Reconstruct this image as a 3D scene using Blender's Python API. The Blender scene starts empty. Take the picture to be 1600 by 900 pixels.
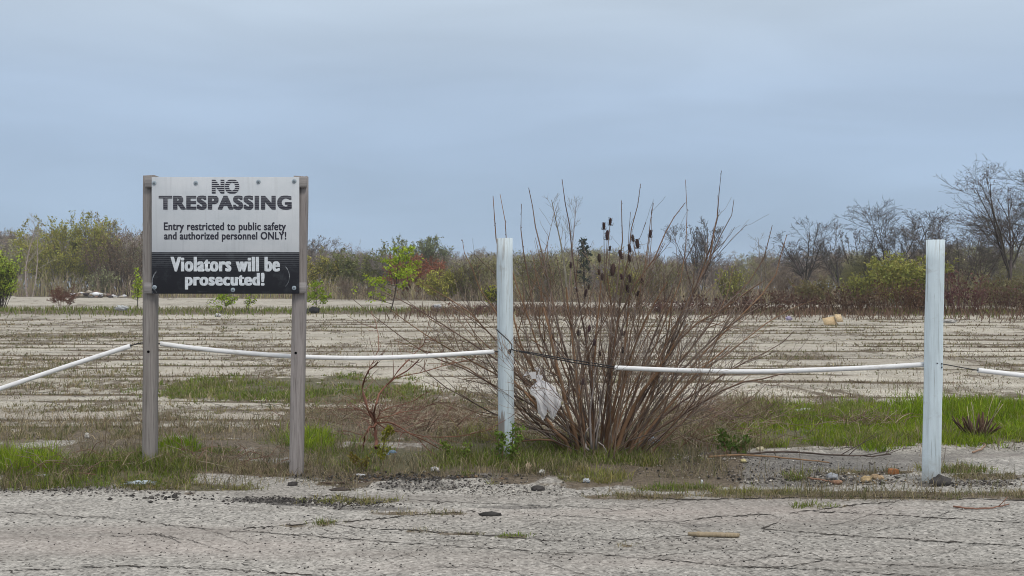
import bpy, math
import numpy as np
from mathutils import Vector

C = bpy.context.scene.collection
SC = bpy.context.scene
R = math.radians

# ------------------------------------------------------------------ camera, sky, sun, exposure
F = 1887.0          # focal length in pixels of a 1600 px wide frame
H = 1.62            # eye height
HY = 446.0          # horizon row
cam_d = bpy.data.cameras.new('camera')
cam_d.sensor_width = 36.0
cam_d.lens = 36.0 * F / 1600.0
cam_d.clip_start = 0.1
cam_d.clip_end = 8000.0
cam = bpy.data.objects.new('camera', cam_d)
C.objects.link(cam)
cam.location = (0, 0, H)
cam.rotation_euler = (R(90) - math.atan((450.0 - HY) / F), 0, 0)
SC.camera = cam

SUN_EL, SUN_AZ = 52.0, 150.0        # azimuth measured clockwise from +Y : behind the camera, a little right
w = bpy.data.worlds.new('World')
SC.world = w
w.use_nodes = True
nt = w.node_tree
nt.nodes.clear()
out = nt.nodes.new('ShaderNodeOutputWorld')
bg = nt.nodes.new('ShaderNodeBackground')
sky = nt.nodes.new('ShaderNodeTexSky')
sky.sky_type = 'NISHITA'
sky.sun_disc = False
sky.sun_elevation = R(SUN_EL)
sky.sun_rotation = R(SUN_AZ)
sky.dust_density = 2.0
bg.inputs['Strength'].default_value = 0.1
tc = nt.nodes.new('ShaderNodeTexCoord')
sep = nt.nodes.new('ShaderNodeSeparateXYZ')
nt.links.new(tc.outputs['Generated'], sep.inputs[0])
ramp = nt.nodes.new('ShaderNodeValToRGB')
el = ramp.color_ramp.elements
STOPS = [(0.0, (.372, .492, .650)), (0.05, (.374, .497, .660)), (0.11, (.405, .527, .700)),
         (0.16, (.435, .550, .712)), (0.225, (.525, .625, .745)), (0.5, (.98, 1.02, 1.08)), (1.0, (1.32, 1.31, 1.30))]
el[0].position, el[0].color = STOPS[0][0], (*STOPS[0][1], 1)
el[1].position, el[1].color = STOPS[-1][0], (*STOPS[-1][1], 1)
for p, c in STOPS[1:-1]:
    e = el.new(p); e.color = (*c, 1)
nt.links.new(sep.outputs['Z'], ramp.inputs[0])
# thin stretched veil of cloud
mp = nt.nodes.new('ShaderNodeMapping')
mp.inputs['Scale'].default_value = (2.2, 2.2, 11.0)
mp.inputs['Rotation'].default_value = (0.03, 0.05, 0.4)
nt.links.new(tc.outputs['Generated'], mp.inputs[0])
ns = nt.nodes.new('ShaderNodeTexNoise')
ns.inputs['Scale'].default_value = 1.5
ns.inputs['Detail'].default_value = 4.0
ns.inputs['Roughness'].default_value = 0.45
ns.inputs['Distortion'].default_value = 0.4
nt.links.new(mp.outputs[0], ns.inputs['Vector'])
mr = nt.nodes.new('ShaderNodeMapRange')
mr.inputs['From Min'].default_value = 0.3
mr.inputs['From Max'].default_value = 0.7
mr.inputs['To Min'].default_value = 9.1
mr.inputs['To Max'].default_value = 10.9
nt.links.new(ns.outputs['Fac'], mr.inputs['Value'])
veil = nt.nodes.new('ShaderNodeVectorMath'); veil.operation = 'SCALE'
nt.links.new(ramp.outputs['Color'], veil.inputs[0])
nt.links.new(mr.outputs[0], veil.inputs['Scale'])
mixs = nt.nodes.new('ShaderNodeMix'); mixs.data_type = 'RGBA'
mixs.inputs['Factor'].default_value = 0.93
nt.links.new(sky.outputs[0], mixs.inputs['A'])
nt.links.new(veil.outputs[0], mixs.inputs['B'])
nt.links.new(mixs.outputs['Result'], bg.inputs['Color'])
nt.links.new(bg.outputs[0], out.inputs['Surface'])

sl = bpy.data.lights.new('sun', 'SUN')
sl.energy = 1.5
sl.angle = R(16)
sl.color = (1.0, 0.95, 0.87)
sun = bpy.data.objects.new('sun', sl)
C.objects.link(sun)
a = R(SUN_AZ)
sdir = Vector((math.sin(a) * math.cos(R(SUN_EL)), math.cos(a) * math.cos(R(SUN_EL)), math.sin(R(SUN_EL))))
sun.rotation_euler = (-sdir).to_track_quat('-Z', 'Y').to_euler()
sun.location = (0, 0, 30)

SC.view_settings.view_transform = 'Standard'
SC.view_settings.look = 'None'
SC.view_settings.exposure = 0.0
SC.view_settings.gamma = 1.0
SC.view_settings.use_curve_mapping = False
SC.cycles.filter_width = 1.0
SC.cycles.volume_bounces = 1
SC.cycles.max_bounces = 5
SC.cycles.transparent_max_bounces = 8

# ------------------------------------------------------------------ helpers
RNG = np.random.default_rng(7)


def P(px, py, D):
    """the point at depth D that the photograph shows at (px, py)"""
    return np.array([(px - 800.0) / F * D, D, H - (py - HY) / F * D])


def G(px, py):
    """the flat ground point seen at (px, py)"""
    D = F * H / (py - HY)
    return (px - 800.0) / F * D, D


def hash2(ix, iy, seed):
    h = (ix.astype(np.int64) * 374761393 + iy.astype(np.int64) * 668265263 + seed * 982451653) & 0x7fffffff
    h = ((h ^ (h >> 13)) * 1274126177) & 0x7fffffff
    return ((h ^ (h >> 16)) & 0xffff) / 65535.0


def vnoise(x, y, seed=0):
    x = np.asarray(x, float); y = np.asarray(y, float)
    ix = np.floor(x); iy = np.floor(y)
    fx = x - ix; fy = y - iy
    fx = fx * fx * (3 - 2 * fx); fy = fy * fy * (3 - 2 * fy)
    a_ = hash2(ix, iy, seed); b_ = hash2(ix + 1, iy, seed)
    c_ = hash2(ix, iy + 1, seed); d_ = hash2(ix + 1, iy + 1, seed)
    return (a_ * (1 - fx) + b_ * fx) * (1 - fy) + (c_ * (1 - fx) + d_ * fx) * fy


def fbm(x, y, seed=0, octv=4):
    s = 0; amp = .5; t = 0
    for k in range(octv):
        s = s + amp * vnoise(x * 2 ** k, y * 2 ** k, seed + k * 17)
        t += amp; amp *= .5
    return s / t


def sstep(a_, b_, x):
    t = np.clip((x - a_) / (b_ - a_), 0, 1)
    return t * t * (3 - 2 * t)


class MB:
    """collects geometry as numpy blocks; build() links ONE mesh object"""
    def __init__(self):
        self.v = []; self.f = []; self.n = 0; self.col = []; self.mi = []

    def add(self, V, Fc, col=None, mi=0):
        V = np.asarray(V, np.float64).reshape(-1, 3)
        Fc = np.asarray(Fc, np.int64)
        self.v.append(V); self.f.append(Fc + self.n); self.n += len(V)
        if col is None:
            col = np.ones((len(V), 3)) * .5
        col = np.asarray(col, float)
        if col.ndim == 1:
            col = np.tile(col, (len(V), 1))
        self.col.append(col)
        self.mi.append(np.full(len(Fc), mi))

    def box(self, c, s, col=None, rot=None, mi=0, taper=0):
        c = np.asarray(c, float); s = np.asarray(s, float) / 2
        V = np.array([[x, y, z] for z in (-1, 1) for y in (-1, 1) for x in (-1, 1)], float)
        V[4:, :2] *= (1 - taper)
        V *= s
        if rot is not None:
            V = V @ np.asarray(rot).T
        self.add(V + c, [[0, 2, 3, 1], [4, 5, 7, 6], [0, 1, 5, 4], [2, 6, 7, 3], [0, 4, 6, 2], [1, 3, 7, 5]], col, mi)

    def tubes(self, Pt, Rd, sides=4, col=None, mi=0, cap=True):
        """Pt (N,K,3), Rd (N,K)"""
        Pt = np.asarray(Pt, float); Rd = np.asarray(Rd, float)
        if Pt.ndim == 2:
            Pt = Pt[None]; Rd = Rd[None]
        N, K, _ = Pt.shape
        T = np.gradient(Pt, axis=1) if K > 2 else np.repeat((Pt[:, 1:] - Pt[:, :1]), 2, axis=1)
        T /= np.linalg.norm(T, axis=2, keepdims=True) + 1e-9
        ref = np.where(np.abs(T[:, :1, 2:3]) > .9, np.array([1., 0, 0]), np.array([0, 0, 1.]))
        ref = np.repeat(ref, K, axis=1)
        A = np.cross(T, ref); A /= np.linalg.norm(A, axis=2, keepdims=True) + 1e-9
        B = np.cross(T, A)
        th = np.arange(sides) * 2 * np.pi / sides
        V = Pt[:, :, None, :] + Rd[:, :, None, None] * (np.cos(th)[None, None, :, None] * A[:, :, None, :]
                                                       + np.sin(th)[None, None, :, None] * B[:, :, None, :])
        base = (np.arange(N) * K * sides)[:, None, None] + (np.arange(K - 1) * sides)[None, :, None] + np.arange(sides)[None, None, :]
        nxt = (np.arange(N) * K * sides)[:, None, None] + (np.arange(K - 1) * sides)[None, :, None] + ((np.arange(sides) + 1) % sides)[None, None, :]
        Fc = np.stack([base, nxt, nxt + sides, base + sides], axis=-1).reshape(-1, 4)
        if col is not None:
            col = np.asarray(col, float)
            if col.ndim == 2:
                col = np.repeat(col, K * sides, axis=0)
        self.add(V.reshape(-1, 3), Fc, col, mi)
        if cap and sides == 4:
            st = np.arange(N) * K * sides
            e = st + (K - 1) * sides
            caps = np.concatenate([np.stack([st + 3, st + 2, st + 1, st], 1), np.stack([e, e + 1, e + 2, e + 3], 1)])
            self.f.append(caps + self.n - len(V.reshape(-1, 3))); self.mi.append(np.full(len(caps), mi))
        elif cap and N == 1:
            for st, rev in ((0, True), ((K - 1) * sides, False)):
                idx = np.arange(sides) + st
                if rev: idx = idx[::-1]
                self.f.append((idx + self.n - K * sides)[None]); self.mi.append(np.full(1, mi))

    def quads(self, Pc, size, col, rng, mi=0, flat=0.0, aspect=.55):
        """small leaf-shaped faces at points Pc"""
        N = len(Pc)
        if N == 0: return
        d = rng.normal(size=(N, 3)); d[:, 2] *= (1 - flat)
        d /= np.linalg.norm(d, axis=1, keepdims=True)
        e = np.cross(d, rng.normal(size=(N, 3))); e /= np.linalg.norm(e, axis=1, keepdims=True) + 1e-9
        s = np.asarray(size) * rng.uniform(.6, 1.3, N)
        d *= s[:, None]; e *= (s * aspect)[:, None]
        V = np.stack([Pc - d * .5, Pc + e * .5, Pc + d * .6, Pc - e * .5], 1).reshape(-1, 3)
        Fc = np.arange(N * 4).reshape(N, 4)
        col = np.asarray(col, float)
        if col.ndim == 1: col = np.tile(col, (N, 1))
        self.add(V, Fc, np.repeat(col, 4, 0), mi)

    def build(self, name, mats, parent=None, smooth=False):
        me = bpy.data.meshes.new(name)
        V = np.concatenate(self.v)
        me.vertices.add(len(V))
        me.vertices.foreach_set('co', V.astype(np.float32).ravel())
        tot = np.concatenate([np.full(len(f), f.shape[1]) for f in self.f])
        loops = np.concatenate([f.ravel() for f in self.f])
        me.loops.add(len(loops)); me.polygons.add(len(tot))
        me.loops.foreach_set('vertex_index', loops.astype(np.int32))
        st = np.concatenate([[0], np.cumsum(tot)[:-1]])
        me.polygons.foreach_set('loop_start', st.astype(np.int32))
        me.polygons.foreach_set('loop_total', tot.astype(np.int32))
        me.polygons.foreach_set('material_index', np.concatenate(self.mi).astype(np.int32))
        if smooth:
            me.polygons.foreach_set('use_smooth', np.ones(len(tot), bool))
        me.update(calc_edges=True)
        ca = me.color_attributes.new('tint', 'FLOAT_COLOR', 'POINT')
        col = np.concatenate(self.col)
        ca.data.foreach_set('color', np.concatenate([col, np.ones((len(col), 1))], 1).astype(np.float32).ravel())
        for m in (mats if isinstance(mats, (list, tuple)) else [mats]):
            me.materials.append(m)
        o = bpy.data.objects.new(name, me)
        C.objects.link(o)
        if parent is not None:
            o.parent = parent
        return o


def tag(o, label=None, cat=None, group=None, kind=None):
    if label: o['label'] = label
    if cat: o['category'] = cat
    if group: o['group'] = group
    if kind: o['kind'] = kind
    return o


def thing(name, label, cat, loc=(0, 0, 0), group=None):
    o = bpy.data.objects.new(name, None)
    o.empty_display_size = .1
    C.objects.link(o)
    o.location = tuple(float(k) for k in loc)
    return tag(o, label, cat, group)


# ---- materials
def newmat(name, rough=.8, spec=.2):
    m = bpy.data.materials.new(name)
    m.use_nodes = True
    b = m.node_tree.nodes['Principled BSDF']
    b.inputs['Roughness'].default_value = rough
    b.inputs['Specular IOR Level'].default_value = spec
    return m, m.node_tree, b


def node(t, kind, **kw):
    n = t.nodes.new(kind)
    for k, v in kw.items():
        if k in n.inputs: n.inputs[k].default_value = v
        else: setattr(n, k, v)
    return n


def math_n(t, op, a_, b_=None, c_=None):
    n = t.nodes.new('ShaderNodeMath'); n.operation = op
    for i, x in enumerate((a_, b_, c_)):
        if x is None: continue
        if isinstance(x, (int, float)): n.inputs[i].default_value = x
        else: t.links.new(x, n.inputs[i])
    return n.outputs[0]


def mix_c(t, fac, a_, b_):
    n = t.nodes.new('ShaderNodeMix'); n.data_type = 'RGBA'
    for nm, x in (('Factor', fac), ('A', a_), ('B', b_)):
        if isinstance(x, (int, float)): n.inputs[nm].default_value = x
        elif isinstance(x, tuple): n.inputs[nm].default_value = (*x, 1)
        else: t.links.new(x, n.inputs[nm])
    return n.outputs['Result']


def noise_n(t, coord, scale, detail=3, rough=.5, sc=None):
    if sc is not None:
        mpn = node(t, 'ShaderNodeMapping'); mpn.inputs['Scale'].default_value = sc
        t.links.new(coord, mpn.inputs[0]); coord = mpn.outputs[0]
    n = node(t, 'ShaderNodeTexNoise', Scale=scale, Detail=detail, Roughness=rough)
    t.links.new(coord, n.inputs['Vector'])
    return n.outputs['Fac']


def rng_n(t, x, a_, b_, c_=0., d_=1.):
    n = t.nodes.new('ShaderNodeMapRange')
    n.inputs[1].default_value = a_; n.inputs[2].default_value = b_
    n.inputs[3].default_value = c_; n.inputs[4].default_value = d_
    t.links.new(x, n.inputs[0])
    return n.outputs[0]


def simple(name, color, rough=.8, spec=.2, nscale=None, var=.25):
    m, t, b = newmat(name, rough, spec)
    if nscale:
        co = node(t, 'ShaderNodeTexCoord').outputs['Object']
        f = noise_n(t, co, nscale, 4, .6)
        lo = tuple(c * (1 - var) for c in color); hi = tuple(min(1, c * (1 + var)) for c in color)
        t.links.new(mix_c(t, rng_n(t, f, .3, .7), lo, hi), b.inputs['Base Color'])
    else:
        b.inputs['Base Color'].default_value = (*color, 1)
    return m


def tint_mat(name, rough=.75, transl=0.0, var=.0):
    m, t, b = newmat(name, rough, .15)
    at = node(t, 'ShaderNodeAttribute', attribute_name='tint')
    col = at.outputs['Color']
    if var:
        co = node(t, 'ShaderNodeTexCoord').outputs['Object']
        f = noise_n(t, co, var, 3, .6)
        mul = node(t, 'ShaderNodeVectorMath', operation='SCALE')
        t.links.new(col, mul.inputs[0]); t.links.new(rng_n(t, f, .3, .7, .65, 1.35), mul.inputs['Scale'])
        col = mul.outputs[0]
    t.links.new(col, b.inputs['Base Color'])
    if transl:
        tr = node(t, 'ShaderNodeBsdfTranslucent')
        t.links.new(col, tr.inputs['Color'])
        mx = node(t, 'ShaderNodeMixShader'); mx.inputs[0].default_value = transl
        t.links.new(b.outputs[0], mx.inputs[1]); t.links.new(tr.outputs[0], mx.inputs[2])
        t.links.new(mx.outputs[0], t.nodes['Material Output'].inputs['Surface'])
    return m


M_BARK = tint_mat('bark', .9, 0, 3.0)
M_LEAF = tint_mat('leaf', .6, .35)
M_GRASS = tint_mat('grass_blade', .6, .3)
M_STONE = tint_mat('stone', .9, 0, 30.0)
M_BAG = tint_mat('bag_film', .4, .45)
_t = M_BAG.node_tree
_o = _t.nodes['Material Output']
_src = _o.inputs['Surface'].links[0].from_socket
_mx = _t.nodes.new('ShaderNodeMixShader'); _mx.inputs[0].default_value = .22
_tr = _t.nodes.new('ShaderNodeBsdfTransparent')
_t.links.new(_src, _mx.inputs[1]); _t.links.new(_tr.outputs[0], _mx.inputs[2]); _t.links.new(_mx.outputs[0], _o.inputs['Surface'])
M_FILM = tint_mat('plastic_film', .45, .35)

# ------------------------------------------------------------------ ground relief and cover
# patches of vegetation / bare soil : cx, cy, rx, ry (photo pixels on flat ground), count, hmin, hmax, palette, soil tint strength
PAL = {
    'green': [(.14, .19, .032), (.17, .215, .036), (.105, .15, .03), (.20, .205, .055)],
    'lush': [(.175, .26, .014), (.21, .29, .016), (.135, .215, .015), (.23, .27, .026)],
    'olive': [(.175, .17, .08), (.20, .18, .09), (.13, .14, .06), (.27, .23, .13)],
    'straw': [(.36, .30, .19), (.29, .235, .14), (.23, .19, .12), (.17, .17, .08)],
    'brown': [(.17, .125, .088), (.21, .16, .11), (.135, .10, .07), (.25, .20, .135)],
    'yellow': [(.23, .24, .06), (.20, .22, .055), (.19, .19, .07), (.28, .24, .09)],
}
ZONES = [
    # left foreground verge
    (120, 748, 190, 17, 7000, .05, .13, 'green', .9), (30, 738, 60, 15, 5200, .12, .28, 'lush', .9),
    (330, 736, 150, 13, 4200, .04, .12, 'olive', .9), (270, 706, 34, 9, 2200, .08, .17, 'lush', .8),
    (200, 742, 95, 10, 3500, .07, .16, 'green', .9), (345, 712, 28, 7, 700, .05, .1, 'green', .6),
    (400, 738, 90, 12, 2400, .04, .14, 'brown', .9), (255, 741, 40, 8, 1800, .08, .16, 'green', .8),
    # left mid mixed
    (110, 682, 160, 10, 2600, .06, .15, 'olive', .7), (370, 680, 190, 11, 2600, .07, .18, 'straw', .8),
    (200, 664, 260, 8, 2400, .05, .13, 'straw', .5), (60, 640, 140, 6, 900, .05, .12, 'olive', .45),
    (460, 610, 215, 22, 20000, .06, .14, 'green', .85), (330, 640, 210, 9, 2400, .05, .12, 'olive', .5),
    (560, 660, 150, 20, 3000, .05, .14, 'brown', .7), (640, 672, 200, 22, 3600, .05, .16, 'straw', .7),
    (700, 628, 130, 16, 2600, .06, .14, 'olive', .6), (230, 600, 130, 8, 1500, .06, .14, 'olive', .55),
    (130, 585, 120, 8, 1400, .06, .13, 'olive', .5), (40, 565, 90, 8, 1000, .07, .14, 'olive', .5),
    (90, 608, 130, 7, 1000, .06, .15, 'straw', .5), (520, 690, 120, 12, 3000, .06, .18, 'green', .8),
    (80, 526, 150, 4, 1500, .08, .2, 'olive', .6), (360, 515, 120, 2.5, 500, .08, .16, 'olive', .5),
    # centre verge
    (610, 722, 150, 18, 9000, .05, .14, 'green', .95), (790, 715, 140, 22, 11000, .06, .17, 'green', .95),
    (960, 712, 150, 17, 7500, .05, .14, 'green', .95), (800, 690, 120, 10, 2600, .10, .26, 'yellow', .9),
    (490, 700, 30, 18, 2600, .12, .24, 'lush', .9), (700, 735, 180, 7, 2500, .04, .10, 'olive', .9),
    (860, 738, 60, 6, 700, .06, .14, 'olive', .8), (1090, 690, 90, 24, 6500, .08, .22, 'olive', .9),
    (1140, 690, 28, 15, 1600, .12, .25, 'green', .9), (1110, 655, 110, 26, 6500, .1, .24, 'brown', .9),
    (1060, 720, 60, 9, 1800, .05, .13, 'olive', .9), (1170, 640, 60, 14, 2200, .1, .26, 'olive', .8),
    # right lush grass
    (1400, 665, 270, 35, 52000, .05, .14, 'lush', .95), (1560, 668, 200, 32, 26000, .05, .14, 'lush', .95),
    (1430, 646, 50, 12, 3600, .14, .30, 'lush', .9), (1490, 648, 46, 12, 2600, .1, .26, 'lush', .9),
    (1550, 650, 70, 14, 4200, .12, .27, 'lush', .9), (1260, 655, 120, 24, 7500, .07, .2, 'green', .9),
    (1240, 690, 120, 12, 4200, .08, .2, 'green', .9), (1330, 690, 180, 10, 5500, .07, .17, 'yellow', .9),
    (1300, 640, 150, 10, 2800, .07, .2, 'yellow', .8),
    # right foreground joints
    (1330, 773, 330, 6, 3400, .03, .085, 'olive', .85), (1180, 768, 90, 5, 900, .04, .09, 'yellow', .7),
    (1000, 776, 80, 4.5, 900, .03, .08, 'olive', .7), (1060, 764, 60, 4, 700, .04, .1, 'green', .7),
    (1540, 745, 60, 4, 600, .04, .09, 'olive', .7), (1490, 735, 60, 5, 900, .05, .1, 'green', .6),
    (1360, 738, 90, 4, 600, .04, .09, 'olive', .7), (1245, 745, 18, 6, 380, .07, .13, 'green', .7),
    (1020, 722, 20, 8, 420, .06, .12, 'yellow', .7), (950, 748, 30, 7, 600, .05, .12, 'yellow', .7),
    (895, 747, 25, 7, 500, .05, .11, 'yellow', .7), (1530, 775, 120, 7, 1000, .03, .09, 'olive', .7),
    (540, 783, 80, 4.5, 700, .05, .1, 'yellow', .7), (650, 802, 90, 3, 350, .03, .06, 'olive', .6),
    (505, 818, 14, 3.5, 160, .04, .07, 'green', .5), (475, 822, 40, 2.5, 120, .02, .05, 'olive', .5),
    (800, 838, 22, 3.5, 420, .03, .05, 'lush', .8), (655, 830, 22, 2.5, 120, .02, .05, 'olive', .6),
    (720, 834, 40, 2.5, 140, .02, .05, 'olive', .6), (980, 853, 10, 2.5, 70, .02, .05, 'olive', .6),
    (300, 763, 120, 5, 1200, .04, .1, 'yellow', .7), (1280, 790, 40, 4, 220, .04, .08, 'green', .5),
    (725, 743, 12, 4, 180, .04, .08, 'green', .4), (775, 757, 10, 5, 90, .05, .1, 'yellow', .4),
    (1380, 640, 160, 8, 2500, .06, .15, 'green', .7),
]
JOINTS = [500.5, 504, 508, 512, 516.5, 521, 526, 532, 537, 543, 549, 556, 563, 571, 578, 587, 597, 607, 618, 630, 644, 659, 675, 692, 712]


def px_of(X, Y):
    return 800 + X / Y * F, HY + H * F / Y


def zone_mask(x, y, z, Xw, Yw):
    cx, cy, rx, ry = z[:4]
    d = (np.abs(x - cx) / rx) ** 2.6 + (np.abs(y - cy) / ry) ** 2.6
    n = .6 * fbm(Xw * 1.7, Yw * .9, 5, 3) + .4 * fbm(Xw * 3.1, Yw * 3.4, 6, 3)
    n = (n - .5) * 1.35 + .5
    return d + (n - .5) * 1.9


def gh(X, Y):
    """ground height"""
    X = np.asarray(X, float); Y = np.asarray(Y, float)
    z = 0.10 * np.exp(-(((X + 3.25) / .75) ** 2 + ((Y - 10.35) / .55) ** 2))
    x, y = px_of(X, np.maximum(Y, 1))
    # verge under the grass is a little raised and lumpy, the slabs are nearly flat
    v = sstep(9.6, 10.6, Y) * (1 - sstep(13, 16, Y)) * (1 - sstep(950, 1150, x))
    v2 = sstep(11.6, 12.4, Y) * (1 - sstep(15, 17, Y)) * sstep(1100, 1250, x)
    z = z + np.maximum(v, v2) * (0.02 + .05 * (fbm(X * 1.3, Y * 1.3, 11, 3) - .4))
    z = z + .018 * (fbm(X * .25, Y * .35, 21, 2) - .5) * sstep(3, 8, Y)
    # berm strip across the lot
    z = z + .16 * np.exp(-((Y - 68 + X * .06) / 6.) ** 2) * (.6 + .8 * fbm(X * .2, Y * .2, 31, 2))
    return z


def ground_z(X, Y):
    return float(gh(np.array([X]), np.array([Y]))[0])


# rows
rows = [-30, -12, -5, 0, 3, 4.5, 5.5]
rows += list(F * H / (np.arange(950, 470, -.9) - HY))
rows = np.array(rows)
far = [rows[-1] * k for k in (1.06, 1.13, 1.2, 1.3, 1.4, 1.55, 1.7, 2, 2.5, 3.5, 5)]
rows = np.concatenate([rows, far])
u = np.concatenate([[-4, -2.5, -1.6, -1.1, -.85], np.arange(-.62, .62, .0013), [.85, 1.1, 1.6, 2.5, 4]])
YY = np.repeat(rows[:, None], len(u), 1)
XX = np.clip(u[None, :] * np.maximum(YY, 6.0), -900, 900)
XX[:, 0] = -900; XX[:, -1] = 900
ZZ = gh(XX, YY)
pxx, pyy = px_of(XX, np.maximum(YY, 1.0))
soil = np.zeros_like(XX); green = np.zeros_like(XX)
near = YY > 3
for z in ZONES:
    bx = (np.abs(pxx - z[0]) < z[2] * 1.6) & (np.abs(pyy - z[1]) < z[3] * 1.6) & near
    if not bx.any(): continue
    mk = 1 - sstep(.55, 1.25, zone_mask(pxx[bx], pyy[bx], z, XX[bx], YY[bx]))
    soil[bx] = np.maximum(soil[bx], mk * z[8])
    if z[7] in ('green', 'lush', 'yellow'):
        green[bx] = np.maximum(green[bx], mk * z[8])
# joints of the slab field run across; soil fills them
JD = [F * H / (j - HY) for j in JOINTS]


def joint_y(k, X):
    D = JD[k]
    return D + (.05 * D * (fbm(X * .11 + k * 9.1, X * 0 + k, 41, 2) - .5)) + .012 * D * (fbm(X * .8, X * 0 + k * 3, 43, 2) - .5)


for k, D in enumerate(JD):
    jy = joint_y(k, XX)
    pres = sstep(.38, .55, fbm(XX * .22 + k * 3.7, XX * 0 + k * 1.3, 47, 3))
    wd = np.maximum(.10, .0065 * D) * (.35 + 1.3 * pres) * (.5 + fbm(XX * 1.1, YY, 49, 2))
    xs = px_of(XX, np.maximum(YY, 1))[0]
    lim = 1 if D > 16 else (1 - sstep(880, 960, xs))
    soil = np.maximum(soil, (1 - sstep(.6, 1.4, np.abs(YY - jy) / wd)) * (.33 + .62 * pres) * lim * near)
    step = .02 * (vnoise(XX * 0 + k, XX * .05, 51) - .3) * lim
    ZZ += np.where(near & (YY < jy) & (YY > jy - 1.2), step * (1 - (jy - YY) / 1.2), 0)
# mottled weathering on slabs
mott = fbm(XX * .6, YY * .25, 61, 4)
bare = sstep(.52, .66, fbm(XX * .9, YY * .28, 63, 4)) * sstep(11.5, 13.5, YY) * .54
soil = np.maximum(soil, bare * near)
verge = sstep(9.7, 10.2, YY + 1.5 * (fbm(XX * 1.6, YY * 1.6, 64, 4) - .5)) * (1 - sstep(13.0, 15.5, YY + 2.5 * (mott - .5))) * (1 - sstep(1120, 1180, pxx + 120 * (mott - .5)))
soil = np.maximum(soil, verge * (.45 + .5 * sstep(.35, .6, fbm(XX * 1.5, YY * 1.5, 65, 3))))
# berm and treeline floor are soil
edge = np.interp(XX / np.maximum(YY, 1), [-.62, -.424, -.05, .37, .62], [185, 178, 124, 96, 84])
soil = np.where(YY > edge, .95, soil)
soil = np.maximum(soil, np.exp(-((YY - 68 + XX * .06) / 5.5) ** 4) * .97)
apron = (1 - sstep(11.8, 14.5, YY + .6 * (mott - .5)))
# darker tarry patches, plus contact shade painted at the post and bush feet
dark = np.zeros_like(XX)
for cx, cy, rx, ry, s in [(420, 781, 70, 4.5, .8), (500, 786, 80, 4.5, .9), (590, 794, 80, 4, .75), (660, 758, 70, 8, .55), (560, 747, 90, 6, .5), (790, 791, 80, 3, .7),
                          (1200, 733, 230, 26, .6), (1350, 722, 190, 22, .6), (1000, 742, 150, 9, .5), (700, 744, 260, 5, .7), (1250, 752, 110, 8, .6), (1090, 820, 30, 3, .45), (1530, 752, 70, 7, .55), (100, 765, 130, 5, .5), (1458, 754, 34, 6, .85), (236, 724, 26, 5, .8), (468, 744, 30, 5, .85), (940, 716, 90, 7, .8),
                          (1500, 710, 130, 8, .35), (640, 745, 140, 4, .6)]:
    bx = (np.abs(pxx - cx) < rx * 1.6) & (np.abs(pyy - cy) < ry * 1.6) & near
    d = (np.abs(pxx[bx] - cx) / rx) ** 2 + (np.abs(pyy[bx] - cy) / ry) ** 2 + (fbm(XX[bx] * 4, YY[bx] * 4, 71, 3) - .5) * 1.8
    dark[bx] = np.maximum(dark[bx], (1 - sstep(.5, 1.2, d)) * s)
ZZ -= .012 * dark
g = MB()
nr, nc = XX.shape
ii = np.arange(nr * nc).reshape(nr, nc)
Fq = np.stack([ii[:-1, :-1], ii[:-1, 1:], ii[1:, 1:], ii[1:, :-1]], -1).reshape(-1, 4)
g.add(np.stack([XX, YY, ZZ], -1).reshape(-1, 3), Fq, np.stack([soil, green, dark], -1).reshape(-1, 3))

m, t, b = newmat('weathered_paving', .92, .15)
tcn = node(t, 'ShaderNodeTexCoord').outputs['Object']
at = node(t, 'ShaderNodeAttribute', attribute_name='tint')
sp = node(t, 'ShaderNodeSeparateColor'); t.links.new(at.outputs['Color'], sp.inputs[0])
at2 = node(t, 'ShaderNodeSeparateXYZ'); t.links.new(tcn, at2.inputs[0])
# aggregate
vor = node(t, 'ShaderNodeTexVoronoi', Scale=58.0); t.links.new(tcn, vor.inputs['Vector'])
vs = node(t, 'ShaderNodeSeparateColor'); t.links.new(vor.outputs['Color'], vs.inputs[0])
n1 = noise_n(t, tcn, 26, 5, .72)
n2 = noise_n(t, tcn, .7, 4, .6)
n3 = noise_n(t, tcn, 6, 5, .7)
lot_c = mix_c(t, rng_n(t, n2, .3, .7), (.345, .318, .262), (.44, .41, .345))
apr_c = mix_c(t, rng_n(t, n2, .3, .7), (.245, .232, .21), (.328, .312, .284))
apf = rng_n(t, at2.outputs['Y'], 11.0, 15.0)
basec = mix_c(t, apf, apr_c, lot_c)
agg = math_n(t, 'MULTIPLY_ADD', vs.outputs[0], .6, .70)
agg = math_n(t, 'MULTIPLY', agg, rng_n(t, n1, .28, .72, .55, 1.45))
agg = math_n(t, 'MULTIPLY', agg, rng_n(t, n3, .3, .7, .80, 1.18))
sc_ = node(t, 'ShaderNodeVectorMath', operation='SCALE'); t.links.new(basec, sc_.inputs[0]); t.links.new(agg, sc_.inputs['Scale'])
basec = sc_.outputs[0]
n7 = noise_n(t, tcn, 1.0, 4, .75, (30, 9, 20))
sc3 = node(t, 'ShaderNodeVectorMath', operation='SCALE'); t.links.new(basec, sc3.inputs[0]); t.links.new(rng_n(t, n7, .3, .7, .76, 1.20), sc3.inputs['Scale'])
basec = sc3.outputs[0]
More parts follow.
